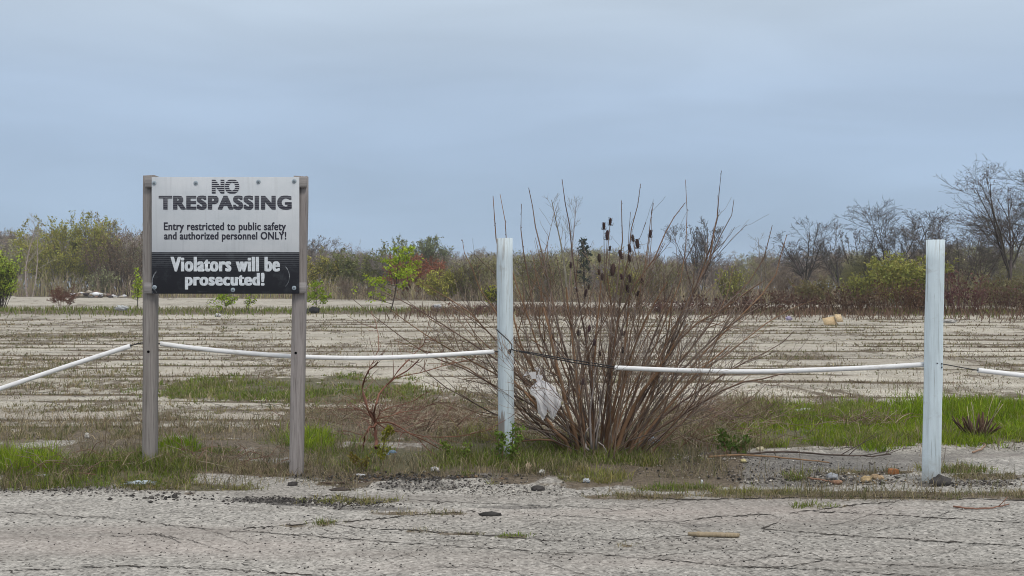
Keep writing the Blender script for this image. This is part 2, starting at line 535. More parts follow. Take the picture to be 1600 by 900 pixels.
# every slab of the old floor has weathered to its own tone
mps = node(t, 'ShaderNodeMapping'); mps.inputs['Scale'].default_value = (.17, .26, 0); mps.inputs['Rotation'].default_value = (0, 0, .03)
t.links.new(tcn, mps.inputs[0])
vsl = node(t, 'ShaderNodeTexVoronoi', Scale=1.0, Randomness=.75); vsl.distance = 'CHEBYCHEV'; t.links.new(mps.outputs[0], vsl.inputs['Vector'])
vsc = node(t, 'ShaderNodeSeparateColor'); t.links.new(vsl.outputs['Color'], vsc.inputs[0])
sc4 = node(t, 'ShaderNodeVectorMath', operation='SCALE'); t.links.new(basec, sc4.inputs[0])
t.links.new(math_n(t, 'MULTIPLY_ADD', math_n(t, 'SUBTRACT', vsc.outputs[0], .5), math_n(t, 'MULTIPLY_ADD', apf, .16, .20), 1.0), sc4.inputs['Scale'])
basec = sc4.outputs[0]
# sparse dark pits and pale stones
pit = math_n(t, 'GREATER_THAN', vs.outputs[1], .945)
basec = mix_c(t, math_n(t, 'MULTIPLY', pit, .75), basec, (.05, .045, .04))
pale = math_n(t, 'GREATER_THAN', vs.outputs[2], .95)
basec = mix_c(t, math_n(t, 'MULTIPLY', pale, .5), basec, (.52, .49, .45))
# soft stains: wheel-worn tones lying along X
n4 = noise_n(t, tcn, 1.0, 4, .6, (.35, 1.7, 1))
basec = mix_c(t, rng_n(t, n4, .48, .68, 0, .5), basec, (.16, .142, .125))
n5 = noise_n(t, tcn, 1.0, 3, .5, (.22, .9, 1))
basec = mix_c(t, rng_n(t, n5, .52, .7, 0, .35), basec, (.36, .30, .27))
n8 = noise_n(t, tcn, 1.0, 5, .7, (1.1, .33, 1))
basec = mix_c(t, math_n(t, 'MULTIPLY', apf, rng_n(t, n8, .47, .66, 0, .42)), basec, (.185, .155, .105))
n9 = noise_n(t, tcn, 1.0, 5, .75, (6, 1.8, 1))
basec = mix_c(t, math_n(t, 'MULTIPLY', apf, rng_n(t, n9, .55, .68, 0, .6)), basec, (.13, .11, .075))
# tar, and the contact shade painted round the post and bush feet
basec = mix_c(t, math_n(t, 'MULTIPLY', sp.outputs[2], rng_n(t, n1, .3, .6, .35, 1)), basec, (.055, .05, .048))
# soil and moss
n6 = noise_n(t, tcn, 1.0, 5, .75, (4.5, 1.5, 1))
sm = rng_n(t, math_n(t, 'ADD', sp.outputs[0], math_n(t, 'MULTIPLY_ADD', n6, 1.5, -.75)), .42, .62)
soilc = mix_c(t, rng_n(t, n1, .35, .65), (.07, .055, .04), (.165, .135, .10))
mossc = mix_c(t, rng_n(t, n1, .35, .65), (.055, .065, .025), (.10, .11, .045))
soilc = mix_c(t, math_n(t, 'MULTIPLY', sp.outputs[1], .5), soilc, mossc)
fl_ = noise_n(t, tcn, 14, 6, .8)
soilc = mix_c(t, rng_n(t, fl_, .56, .66, 0, .7), soilc, (.27, .225, .165))
soilc = mix_c(t, rng_n(t, fl_, .44, .34, 0, .7), soilc, (.035, .028, .022))
basec = mix_c(t, sm, basec, soilc)
t.links.new(basec, b.inputs['Base Color'])
bmp = node(t, 'ShaderNodeBump'); bmp.inputs['Strength'].default_value = .55; bmp.inputs['Distance'].default_value = .012
t.links.new(n1, bmp.inputs['Height']); t.links.new(bmp.outputs[0], b.inputs['Normal'])
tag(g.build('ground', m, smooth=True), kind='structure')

# cracks : narrow sheets of dirt a few mm above the paving
CR = [
    ([(-60, 796), (0, 801), (90, 806), (200, 812), (240, 819), (330, 828), (420, 833), (520, 841), (620, 848), (700, 853), (830, 861)], .016),
    ([(870, 863), (930, 867), (1000, 872), (1080, 879), (1150, 886), (1230, 889), (1300, 892), (1380, 897), (1500, 903)], .016),
    ([(-40, 896), (0, 893), (60, 890), (110, 888), (160, 886), (210, 885), (260, 886), (300, 888), (350, 890), (380, 893), (440, 896), (510, 900)], .018),
    ([(380, 826), (450, 821), (500, 817), (560, 814), (650, 804), (700, 802), (745, 799)], .03),
    ([(520, 820), (560, 824), (620, 828), (690, 832), (760, 837), (820, 842), (880, 847)], .022),
    ([(1090, 810), (1130, 806), (1200, 803), (1222, 809), (1215, 816), (1190, 826), (1230, 830), (1300, 834), (1380, 840), (1450, 845), (1530, 849), (1640, 855)], .022),
    ([(1235, 801), (1300, 793), (1360, 786), (1400, 783)], .03),
    ([(1270, 798), (1330, 800), (1390, 804), (1450, 808), (1510, 811), (1560, 814), (1640, 818)], .022),
    ([(840, 804), (900, 808), (980, 813), (1060, 815), (1100, 809)], .014),
    ([(1160, 888), (1240, 886), (1310, 872), (1380, 868)], .012),
    ([(1200, 868), (1260, 873), (1330, 879), (1420, 884), (1500, 889), (1640, 893)], .012),
    ([(860, 846), (900, 846), (960, 844), (1060, 838), (1120, 836)], .012),
    ([(480, 774), (560, 778), (640, 781), (760, 787), (860, 790), (960, 796)], .014),
    ([(480, 752), (560, 752), (640, 751), (700, 747), (760, 746)], .02),
    ([(960, 770), (1020, 777), (1100, 781), (1200, 778), (1300, 775), (1420, 777), (1640, 783)], .03),
    ([(1180, 746), (1290, 749), (1360, 757), (1420, 752)], .02),
    ([(900, 745), (1000, 741), (1090, 746), (1200, 752)], .012),
    ([(1480, 742), (1560, 741), (1640, 739)], .02), ([(1130, 712), (1230, 706), (1330, 702), (1430, 698), (1640, 694)], .03),
]
ck = MB()
rc = np.random.default_rng(15)
for i in range(46):          # fine wandering cracks of the near paving
    x, y = rc.uniform(-60, 1660), rc.uniform(775, 905); L = rc.uniform(40, 240); h = rc.choice([-1, 1]) * rc.uniform(.0, .22)
    pts = [(x, y)]
    for k in range(7):
        h += rc.normal(0, .10); x += L / 7; y = max(765, y + h * L / 7); pts.append((x, y))
    CR.append((pts, rc.uniform(.006, .012)))
for i in range(150):         # broken slabs further out
    y = 505 + 200 * rc.random() ** 1.3; x = rc.uniform(-150, 1750); L = rc.uniform(20, 150); h = rc.normal(0, .10)
    pts = [(x, y)]
    for k in range(6):
        h += rc.normal(0, .08); x += L / 6; y = y + h * L / 6; pts.append((x, max(y, 498)))
    CR.append((pts, rc.uniform(.02, .05) * (F * H / (y - HY)) / 18))
for pts, wd in CR:
    pts = np.array(pts, float)
    s = np.arange(len(pts)); q = np.arange(0, len(pts) - 1, .04)
    x = np.interp(q, s, pts[:, 0]); y = np.interp(q, s, pts[:, 1])
    sj = np.clip((y - HY) / 380, .06, 1)
    y = y + sj * (3.2 * (fbm(x * .05, y * 0 + wd * 1000, 81, 3) - .5) + 3.0 * (fbm(x * .22, y * 0 + wd * 700, 82, 2) - .5))
    D = F * H / (y - HY); X = (x - 800) / F * D
    hw = wd * np.clip(.0 + 1.5 * fbm(x * .12, y * 0 + wd * 500, 83, 3) ** 1.4, .0, 2) * .6
    n = len(X)
    zz = gh(X, D) + .004
    V = np.concatenate([np.stack([X, D - hw, zz], 1), np.stack([X, D + hw, zz], 1)])
    i = np.arange(n - 1)
    ck.add(V, np.stack([i, i + 1, i + 1 + n, i + n], 1), (.045, .038, .032))
tag(ck.build('pavement_cracks', tint_mat('crack_dirt', .95, 0, 40.)), kind='structure')


# ------------------------------------------------------------------ grass
def blades(mb, X, Y, hgt, wid, cols, rng, lean=.5, azim=None):
    N = len(X)
    Z = gh(X, Y) - .01
    az = rng.uniform(0, 2 * np.pi, N) if azim is None else azim + rng.normal(0, .6, N)
    fa = rng.uniform(0, 2 * np.pi, N)
    ln = rng.uniform(.1, 1, N) * lean
    dx, dy = np.cos(az) * ln, np.sin(az) * ln
    wx, wy = np.cos(fa) * wid / 2, np.sin(fa) * wid / 2
    B = np.stack([X, Y, Z], 1)
    up = np.sqrt(np.maximum(.05, 1 - .6 * ln ** 2))
    Mid = B + np.stack([dx * hgt * .35, dy * hgt * .35, hgt * .55 * up], 1)
    Tip = B + np.stack([dx * hgt, dy * hgt, hgt * up * (1 - .25 * ln)], 1)
    W = np.stack([wx, wy, np.zeros(N)], 1)
    V = np.stack([B - W, B + W, Mid + W * .8, Mid - W * .8, Tip], 1).reshape(-1, 3)
    o = np.arange(N) * 5
    c = np.repeat(cols, 5, 0)
    mb.add(V, np.stack([o, o + 1, o + 2, o + 3], 1), c)
    mb.f.append(np.stack([o + 3, o + 2, o + 4], 1) + mb.n - len(V)); mb.mi.append(np.zeros(N, int))


def pal(name, n, rng):
    p = np.array(PAL[name])
    c = p[rng.integers(0, len(p), n)] * rng.uniform(.75, 1.25, (n, 1))
    return c


rng = np.random.default_rng(3)
gr = MB(); dry = MB()
def clumps(X, D, per, sig, h0, h1, pn, rng, dens=None, lean=1.0, wmin=.0042):
    '''tufts: every centre throws a handful of blades outwards'''
    k = len(X)
    if k == 0: return
    big = .45 + 1.0 * rng.random(k) ** 2
    cc = pal(pn, k, rng)
    mixm = rng.random(k) < (.2 if pn in ('green', 'lush', 'yellow') else .3)
    if pn == 'lush': mixm &= rng.random(k) < .6
    other = {'green': 'straw', 'lush': 'green', 'yellow': 'straw', 'brown': 'straw', 'olive': 'straw', 'straw': 'brown'}[pn]
    cc[mixm] = pal(other, int(mixm.sum()), rng)
    m_ = k * per
    ox = rng.normal(0, 1, (m_, 2))
    X2 = np.repeat(X, per) + ox[:, 0] * sig * np.repeat(big, per); D2 = np.repeat(D, per) + ox[:, 1] * sig * np.repeat(big, per)
    hh = (h0 + (h1 - h0) * rng.random(m_) ** 1.5) * np.repeat(big, per) * .92
    wd_ = np.maximum(wmin, .00062 * D2) * rng.uniform(.7, 1.3, m_)
    cols = np.repeat(cc, per, 0) * rng.uniform(.75, 1.25, (m_, 1))
    dm = rng.random(m_) < (.03 if pn == 'lush' else .12)
    cols[dm] = pal('straw', int(dm.sum()), rng)
    blades(gr if pn in ('green', 'lush', 'yellow') else dry, X2, D2, hh, wd_, cols, rng, lean, np.arctan2(ox[:, 1], ox[:, 0]))


for z in ZONES:
    cx, cy, rx, ry, n, h0, h1, pn, _ = z
    if pn == 'green': n = int(n * 1.45)
    per = 9
    nc_ = int(n * 2.2 / per)
    x = rng.uniform(cx - rx * 1.45, cx + rx * 1.45, nc_); y = rng.uniform(cy - ry * 1.4, cy + ry * 1.4, nc_)
    D = F * H / (y - HY); X = (x - 800) / F * D
    d = zone_mask(x, y, z, X, D)
    tuft = fbm(X * 2.0, D * 1.1, 91, 4)
    ok = (d < 1.0 + .7 * (rng.random(nc_) - .5)) & (tuft + .3 * rng.random(nc_) > (.47 if pn == 'lush' else .46 if n < 1500 else .63))
    clumps(X[ok], D[ok], per, .028 * max(1, D.mean() / 13), h0, h1, pn, rng)
# dead thatch lying flat over the verge and bare soil
for x0, x1, y0, y1, n in ((-60, 560, 645, 768, 15000), (480, 1140, 640, 748, 17000), (1000, 1640, 628, 706, 5000), (950, 1640, 766, 782, 1800), (1150, 1640, 735, 765, 900)):
    x = rng.uniform(x0, x1, n); y = rng.uniform(y0, y1, n)
    D = F * H / (y - HY); X = (x - 800) / F * D
    kp = fbm(X * 1.9, D * 1.4, 98, 3) + .25 * rng.random(n) > .56
    X, D = X[kp], D[kp]
    blades(dry, X, D, rng.uniform(.05, .2, len(X)), rng.uniform(.003, .006, len(X)), pal('straw', len(X), rng) * rng.uniform(.4, 1.1, (len(X), 1)), rng, 1.8)
# weeds in the slab joints
for k, D0 in enumerate(JD):
    n = 1600
    xs = rng.uniform(-120, 1720, n); X = (xs - 800) / F * D0
    pres = fbm(X * .22 + k * 3.7, X * 0 + k * 1.3, 47, 3)
    fine = vnoise(X * 1.7, X * 0 + k * 7.7, 48)
    keep = (rng.random(n) < sstep(.42, .66, pres) * (.25 + fine) + .05) & ((D0 > 16) | (xs < 880))
    X = X[keep]
    if len(X) == 0: continue
    Yj = joint_y(k, X) + rng.normal(0, max(.05, .003 * D0), len(X))
    which = fbm(X * .15, X * 0 + k, 95, 2) + .15 * rng.normal(size=len(X))
    for pn, lo, hi in (('olive', .57, 9), ('straw', .45, .57), ('brown', -9, .45)):
        q = (which > lo) & (which <= hi)
        clumps(X[q], Yj[q], 6, .05 * max(.6, D0 / 30), .02, .085 * (1 + D0 / 70), pn, rng, lean=1.15)
# scattered small weeds on the lot
n = 22000
y = 500 + 200 * rng.random(n) ** 1.4; x = rng.uniform(-150, 1750, n)
D = F * H / (y - HY); X = (x - 800) / F * D
kp = (fbm(X * .9, D * .28, 63, 4) + .32 * rng.random(n) > .66) & (D > 14)
X, D = X[kp], D[kp]
reps = 3
X = np.repeat(X, reps) + rng.normal(0, .04, len(X) * reps); D = np.repeat(D, reps) + rng.normal(0, .06, len(D) * reps)
cols = pal('brown', len(X), rng)
gm = rng.random(len(X)) < .5; cols[gm] = pal('olive', int(gm.sum()), rng)
blades(dry, X, D, rng.uniform(.02, .10, len(X)), np.maximum(.005, .0006 * D), cols, rng, 1.2)
# standing dead weed stalks (thin, taller) on verge and lot
n = 900
y = 505 + 235 * rng.random(n) ** 1.1; x = rng.uniform(-150, 1750, n)
D = F * H / (y - HY); X = (x - 800) / F * D
kp = fbm(X * .5, D * .2, 97, 3) + .15 * rng.random(n) > .6
X, D = X[kp], D[kp]
blades(dry, X, D, rng.uniform(.12, .42, len(X)), np.maximum(.004, .0005 * D), pal('brown', len(X), rng), rng, .5)
# berm strip
n = 15000
X = rng.uniform(-48, 48, n); D = 68 - X * .06 + rng.normal(0, 3.6, n)
rightside = sstep(-8, 4, X)
lm = rng.random(n) > rightside * .65
cols = np.where(lm[:, None], pal('olive', n, rng), pal('brown', n, rng))
gm = (fbm(X * .12, D * .1, 99, 2) > .55) & (rng.random(n) < .6)
cols[gm] = pal('green', int(gm.sum()), rng)
blades(dry, X, D, rng.uniform(.1, .42, n), np.full(n, .042), cols, rng, .8)
n = 9000
X = rng.uniform(-6, 44, n); D = 66 - X * .06 + rng.normal(0, 4.5, n)
kp = fbm(X * .25, D * .12, 100, 2) + .2 * rng.random(n) > .5
X, D = X[kp], D[kp]
blades(dry, X, D, rng.uniform(.2, .75, len(X)), np.full(len(X), .04), pal('brown', len(X), rng) * np.array([.75, .62, .62]), rng, 1.1)
tag(gr.build('grass', M_GRASS), kind='stuff')
tag(dry.build('dry_weeds', M_GRASS), kind='stuff')
# ------------------------------------------------------------------ branching plants


def unit(v):
    return v / (np.linalg.norm(v, axis=-1, keepdims=True) + 1e-9)


def grow(Pp, Rp, nper, trange, length, angle, up, wig, K, rratio, rng, rtip=.35, lenfall=0.0, rmin=0.0):
    """children branches on parents Pp (N,K0,3)"""
    N, K0, _ = Pp.shape
    idx = np.repeat(np.arange(N), nper)
    M = len(idx)
    tt = rng.uniform(trange[0], trange[1], M)
    f = tt * (K0 - 1); i0 = np.minimum(f.astype(int), K0 - 2); fr = (f - i0)[:, None]
    A = Pp[idx, i0]; B = Pp[idx, i0 + 1]
    P0 = A * (1 - fr) + B * fr
    T = unit(B - A)
    r0 = (Rp[idx, i0] * (1 - fr[:, 0]) + Rp[idx, i0 + 1] * fr[:, 0]) * rratio
    r0 = np.maximum(r0, rmin)
    perp = unit(np.cross(T, rng.normal(size=(M, 3))))
    ang = R(angle[0]) + R(angle[1]) * rng.normal(size=M)
    d = unit(T * np.cos(ang)[:, None] + perp * np.sin(ang)[:, None])
    plen = np.linalg.norm(Pp[:, -1] - Pp[:, 0], axis=1)[idx]
    L = length[0] + (length[1] - length[0]) * rng.random(M)
    L = L * plen * (1 - lenfall * tt)
    out_ = np.zeros((M, K, 3)); out_[:, 0] = P0
    st = (L / (K - 1))[:, None]
    for k in range(1, K):
        d = unit(d + np.array([0, 0, up]) / (K - 1) + rng.normal(size=(M, 3)) * wig)
        out_[:, k] = out_[:, k - 1] + d * st
    rr = r0[:, None] * np.linspace(1, rtip, K)[None]
    rr = np.maximum(rr, rmin)
    return out_, rr


def stems(n, spread, lean, length, up, wig, K, r0, rng, rtip=.3, z0=0.0):
    """n stems rising from the ground around the origin"""
    az = rng.uniform(0, 2 * np.pi, n)
    rad = spread * np.sqrt(rng.random(n))
    ang = R(lean[0]) + R(lean[1] - lean[0]) * rng.random(n)
    az2 = az + rng.normal(0, .5, n)
    d = np.stack([np.sin(ang) * np.cos(az2), np.sin(ang) * np.sin(az2), np.cos(ang)], 1)
    L = length[0] + (length[1] - length[0]) * rng.random(n)
    out_ = np.zeros((n, K, 3)); out_[:, 0] = np.stack([rad * np.cos(az), rad * np.sin(az), np.full(n, z0)], 1)
    for k in range(1, K):
        d = unit(d + np.array([0, 0, up]) / (K - 1) + rng.normal(size=(n, 3)) * wig)
        out_[:, k] = out_[:, k - 1] + d * (L / (K - 1))[:, None]
    rr = r0 * rng.uniform(.7, 1.2, n)[:, None] * np.linspace(1, rtip, K)[None]
    return out_, rr


def along(Pp, n, rng, t0=.2):
    N, K, _ = Pp.shape
    i = rng.integers(0, N, n); f = rng.uniform(t0, 1, n) * (K - 1)
    i0 = np.minimum(f.astype(int), K - 2); fr = (f - i0)[:, None]
    return Pp[i, i0] * (1 - fr) + Pp[i, i0 + 1] * fr


def cvar(c, n, rng, v=.25):
    return np.array(c) * rng.uniform(1 - v, 1 + v, (n, 1)) * rng.uniform(.92, 1.08, (n, 3))


BARE = (.19, .165, .145); GREYB = (.2, .18, .165); DARKB = (.060, .050, .043); REDB = (.15, .085, .055)


def make_tree(Ht, W, kind, bark, leaf, nleaf, lsize, seed, px):
    """returns trunk MB, crown MB, origin at base. px = metres a render pixel covers there"""
    rng = np.random.default_rng(seed)
    tm, cm = MB(), MB()
    tw = px * .10                      # thinnest twig radius kept visible as a fuzz
    if kind == 'tree':                 # single trunk
        p0, r0 = stems(1, 0, (1, 6), (Ht * .42, Ht * .5), .2, .04, 8, Ht * .018, rng, .62)
        p1, r1 = grow(p0, r0, 8, (.4, 1), (.75, 1.25), (27, 9), .35, .10, 8, .6, rng, .3, .0, tw)
        p2, r2 = grow(p1, r1, 9, (.2, 1), (.3, .55), (31, 10), .45, .12, 6, .52, rng, .35, .35, tw)
        p3, r3 = grow(p2, r2, 7, (.2, 1), (.35, .65), (33, 12), .3, .15, 4, .6, rng, .5, .2, tw)
        p4, r4 = grow(p3, r3, 4, (.2, 1), (.4, .7), (35, 12), .2, .15, 3, .7, rng, .6, .2, tw)
        lv = [p1, p2, p3, p4], [r1, r2, r3, r4]
    elif kind == 'vase':               # short trunk forking into steep limbs
        p0, r0 = stems(1, 0, (0, 4), (Ht * .26, Ht * .34), .2, .03, 8, Ht * .019, rng, .8)
        p1, r1 = grow(p0, r0, 7, (.5, 1), (1.4, 2.3), (19, 8), .30, .07, 9, .62, rng, .25, .0, tw)
        p2, r2 = grow(p1, r1, 10, (.18, 1), (.22, .44), (38, 11), .45, .14, 6, .5, rng, .35, .35, tw)
        p3, r3 = grow(p2, r2, 8, (.2, 1), (.35, .65), (40, 14), .15, .16, 4, .6, rng, .5, .2, tw)
        p4, r4 = grow(p3, r3, 3, (.2, 1), (.4, .7), (40, 14), .1, .15, 3, .7, rng, .6, .2, tw)
        lv = [p1, p2, p3, p4], [r1, r2, r3, r4]
    elif kind == 'multi':              # many trunks from the ground, fan shaped
        n = 7
        p0, r0 = stems(n, W * .06, (3, 26), (Ht * .7, Ht * .95), .35, .05, 8, Ht * .009, rng, .3)
        p1, r1 = grow(p0, r0, 8, (.2, .98), (.3, .5), (30, 9), .55, .1, 6, .5, rng, .35, .5, tw)
        p2, r2 = grow(p1, r1, 7, (.2, 1), (.35, .6), (32, 10), .35, .13, 5, .6, rng, .4, .3, tw)
        p3, r3 = grow(p2, r2, 4, (.2, 1), (.35, .6), (34, 12), .25, .15, 3, .6, rng, .5, .2, tw)
        p4, r4 = grow(p3, r3, 2, (.2, 1), (.4, .7), (34, 12), .25, .15, 3, .7, rng, .6, .2, tw)
        lv = [p1, p2, p3, p4], [r1, r2, r3, r4]
    elif kind == 'bush':               # dense dome of fine stems
        n = 34
        p0, r0 = stems(n, W * .18, (4, 46), (Ht * .7, Ht * 1.0), .55, .07, 7, max(Ht * .006, tw), rng, .4)
        p1, r1 = grow(p0, r0, 8, (.15, .98), (.25, .5), (28, 10), .45, .12, 5, .7, rng, .4, .4, tw)
        p2, r2 = grow(p1, r1, 5, (.15, 1), (.35, .6), (30, 10), .35, .15, 4, .7, rng, .5, .2, tw)
        lv = [p1, p2], [r1, r2]
    elif kind == 'sapling':
        p0, r0 = stems(1, 0, (0, 3), (Ht * .97, Ht), .1, .04, 8, Ht * .012, rng, .25)
        p1, r1 = grow(p0, r0, 22, (.12, .97), (.28, .42), (58, 10), .5, .12, 5, .5, rng, .35, .72, tw)
        p2, r2 = grow(p1, r1, 5, (.2, 1), (.35, .6), (40, 12), .3, .15, 4, .6, rng, .5, .3, tw)
        lv = [p1, p2], [r1, r2]
    elif kind == 'tall':               # slender upright
        p0, r0 = stems(2, W * .05, (0, 5), (Ht * .8, Ht * .98), .1, .03, 8, Ht * .011, rng, .25)
        p1, r1 = grow(p0, r0, 11, (.3, .98), (.18, .32), (30, 8), .5, .1, 6, .5, rng, .35, .5, tw)
        p2, r2 = grow(p1, r1, 6, (.2, 1), (.35, .6), (30, 10), .35, .13, 5, .6, rng, .4, .3, tw)
        lv = [p1, p2], [r1, r2]
    elif kind == 'thicket':            # dead knotweed canes with hanging brown leaves
        n = 60
        p0, r0 = stems(n, W * .45, (2, 32), (Ht * .5, Ht * 1.05), -.25, .09, 6, max(.014, tw), rng, .6)
        p1, r1 = grow(p0, r0, 4, (.3, 1), (.2, .4), (50, 15), -.2, .2, 4, .7, rng, .5, .2, tw)
        lv = [p1], [r1]
    elif kind == 'conifer':
        p0, r0 = stems(1, 0, (0, 1), (Ht, Ht), 0, .01, 8, Ht * .02, rng, .2)
        p1, r1 = grow(p0, r0, 60, (.15, 1), (.26, .34), (85, 8), .1, .08, 5, .4, rng, .4, .85, tw)
        p2, r2 = grow(p1, r1, 5, (.2, 1), (.25, .4), (45, 8), 0, .1, 3, .6, rng, .5, .3, tw)
        lv = [p1, p2], [r1, r2]
    # fit width
    allp = np.concatenate([q.reshape(-1, 3) for q in [p0] + lv[0]])
    wnow = np.percentile(np.abs(allp[:, 0]), 98) * 2
    hnow = np.percentile(lv[0][-1][..., 2], 98.5)
    fx = np.clip(W / wnow, .35, 2.2); fz = Ht / hnow
    S = np.array([fx, fx, fz])
    tm.tubes(p0 * S, r0, 5, cvar(bark, len(p0), rng, .15), 0, cap=False)
    last = None
    for q, r_ in zip(*lv):
        cm.tubes(q * S, r_, 3, cvar(bark, len(q), rng, .3), 0, cap=False)
        last = q * S
    if nleaf:
        pts = along(np.concatenate([last]), nleaf, rng, .1) + rng.normal(0, lsize * .5, (nleaf, 3))
        # clumps of lighter and duller leaves
        cl = vnoise(pts[:, 0] / W * 7, pts[:, 2] / Ht * 7, seed)[:, None]
        c = cvar(leaf, nleaf, rng, .3) * (.75 + .5 * cl)
        cm.quads(pts, lsize, c, rng, 1)
    return tm, cm


FIRST = {}


def plant(name, label, cat, px, D, top, width, kind, bark, leaf=None, nleaf=0, lsize=.2, seed=1, group=None, trunk='trunk', crown='crown', rot=0.):
    X = (px - 800) / F * D
    zb = ground_z(X, D)
    Ht = H - (top - HY) / F * D - zb
    W = width / F * D
    tm, cm = make_tree(Ht, W, kind, bark, leaf or bark, nleaf, lsize, seed, D / 1208.)
    t_ = thing(name, label, cat, (X, D, zb - .03), group)
    tm.build(trunk, M_BARK, t_)
    cm.build(crown, [M_BARK, M_LEAF], t_)
    return t_


def edge_d(px):
    return float(np.interp((px - 800) / F, [-.62, -.424, -.05, .37, .62], [185, 178, 124, 96, 84]))


YG = (.28, .32, .05); BG = (.27, .36, .035); OL = (.20, .19, .075); SAGE = (.27, .28, .14); RUST = (.29, .12, .07); DEAD = (.115, .068, .05); BUD = (.20, .19, .13)
# left part of the treeline
plant('leafy_shrub', 'bright green leafy shrub cut off by the left edge of the photo', 'shrub', 0, 82, 396, 62, 'bush', DARKB, (.34, .42, .07), 3600, .18, 101, None, 'stems', 'foliage')
plant('dead_tree', 'pale silvery bare little tree in front of the left woods', 'tree', 46, 172, 334, 62, 'tall', (.36, .32, .27), None, 0, .2, 102)
plant('willow_shrub', 'broad olive green rounded shrub beside the rubble, largest at left', 'shrub', 112, 186, 346, 150, 'bush', (.13, .115, .06), (.30, .29, .065), 15000, .34, 103, None, 'stems', 'foliage')
plant('bare_shrub', 'broad brown leafless shrub just left of the sign', 'shrub', 190, 180, 366, 110, 'bush', (.115, .085, .065), (.20, .145, .095), 2600, .3, 104, None, 'stems', 'foliage')
plant('budding_tree', 'pale budding tree rising behind the broad olive shrub', 'tree', 146, 200, 338, 76, 'multi', (.22, .2, .14), (.36, .33, .19), 1600, .32, 105)
plant('sage_shrub', 'low sage green shrub above the rubble heap', 'shrub', 158, 168, 420, 44, 'bush', (.16, .14, .1), SAGE, 1300, .26, 106, None, 'stems', 'foliage')
plant('green_sapling', 'slim bright green sapling just left of the sign post', 'sapling', 215, 82, 420, 17, 'sapling', DARKB, (.32, .40, .045), 420, .15, 107)
plant('red_shrub', 'small bare reddish shrub on the left weedy strip', 'shrub', 97, 78, 446, 46, 'multi', (.17, .09, .065), None, 0, .2, 108, None, 'stems', 'twigs')
plant('green_sapling', 'green sapling hanging its leaves below the middle of the sign', 'sapling', 352, 66, 447, 42, 'sapling', DARKB, BG, 460, .14, 109)
plant('green_sapling', 'tiny thin green sapling below the right half of the sign', 'sapling', 388, 67, 452, 22, 'sapling', DARKB, BG, 160, .12, 110)
plant('green_sapling', 'green leafy sapling just right of the wooden sign post', 'sapling', 492, 72, 440, 46, 'sapling', DARKB, BG, 520, .15, 111)
plant('green_sapling', 'tallest bright green sapling, standing in the open between sign and white post', 'sapling', 610, 66, 386, 96, 'sapling', DARKB, (.30, .38, .035), 1500, .155, 112)
# middle
plant('olive_tree', 'yellowish olive tree right beside the sign', 'tree', 498, 150, 402, 60, 'multi', (.15, .13, .07), (.36, .33, .08), 3200, .26, 113)
plant('bare_tree', 'small grey twiggy tree peeping over woods right of the sign', 'tree', 492, 190, 372, 60, 'tree', BARE, None, 0, .2, 114)
plant('olive_tree', 'dull green rounded tree behind the tallest sapling', 'tree', 565, 152, 390, 130, 'bush', (.12, .115, .06), (.19, .20, .075), 5000, .32, 115)
plant('budding_tree', 'grey green budding tree left of the russet shrub', 'tree', 640, 170, 374, 60, 'multi', (.15, .15, .1), (.23, .26, .13), 1300, .3, 116)
plant('budding_tree', 'grey green budding tree poking above the russet shrub', 'tree', 674, 165, 370, 50, 'tree', (.14, .14, .1), (.23, .26, .13), 1100, .3, 117)
plant('russet_shrub', 'russet red twiggy shrub among green scrub', 'shrub', 652, 142, 402, 84, 'bush', (.17, .08, .05), RUST, 6000, .26, 118, None, 'stems', 'foliage')
plant('yellow_shrub', 'yellow green shrub at the foot of the russet shrub', 'shrub', 690, 126, 424, 70, 'bush', (.16, .13, .06), (.36, .35, .07), 3200, .22, 119, None, 'stems', 'foliage')
plant('brown_shrub', 'low brown leafless scrub left of the tallest sapling', 'shrub', 560, 130, 432, 90, 'bush', (.16, .125, .095), None, 0, .2, 120, None, 'stems', 'twigs')
plant('brown_shrub', 'olive brown leafless shrub left of the middle white post', 'shrub', 745, 126, 404, 86, 'bush', (.13, .105, .065), OL, 1200, .24, 121, None, 'stems', 'foliage')
plant('yellow_shrub', 'small yellow green bush touching the middle white post', 'shrub', 772, 92, 446, 34, 'bush', DARKB, (.30, .31, .04), 700, .17, 122, None, 'stems', 'foliage')
plant('brown_shrub', 'wide brown bare shrub right of the middle white post', 'shrub', 840, 120, 398, 110, 'bush', (.125, .10, .07), OL, 1000, .24, 123, None, 'stems', 'foliage')
plant('slender_tree', 'tall slender bare tree behind the teasel bush', 'tree', 886, 118, 304, 62, 'tall', (.2, .175, .15), None, 0, .2, 124)
plant('conifer', 'small dark conifer behind the teasel heads', 'tree', 913, 135, 374, 40, 'conifer', DARKB, (.04, .055, .04), 1500, .22, 125)
plant('olive_shrub', 'yellowish olive shrub behind the teasel heads', 'shrub', 968, 112, 414, 66, 'bush', (.15, .125, .06), (.27, .25, .08), 1800, .2, 126, None, 'stems', 'foliage')
plant('round_tree', 'round headed dark bare tree behind the right side of the bush', 'tree', 1095, 130, 346, 110, 'multi', (.10, .088, .08), None, 0, .2, 127)
plant('yellow_shrub', 'upright yellow green shrub right of the big bare bush', 'shrub', 1141, 108, 421, 48, 'bush', (.15, .13, .06), (.32, .32, .085), 1500, .2, 128, None, 'stems', 'foliage')
plant('slender_tree', 'thin bare tree right of the big bare bush', 'tree', 1197, 120, 364, 50, 'tall', BARE, None, 0, .2, 129)
plant('brown_shrub', 'brown bare shrub behind the middle of the big bush', 'shrub', 1035, 116, 410, 90, 'bush', (.135, .105, .07), OL, 700, .22, 130, None, 'stems', 'foliage')
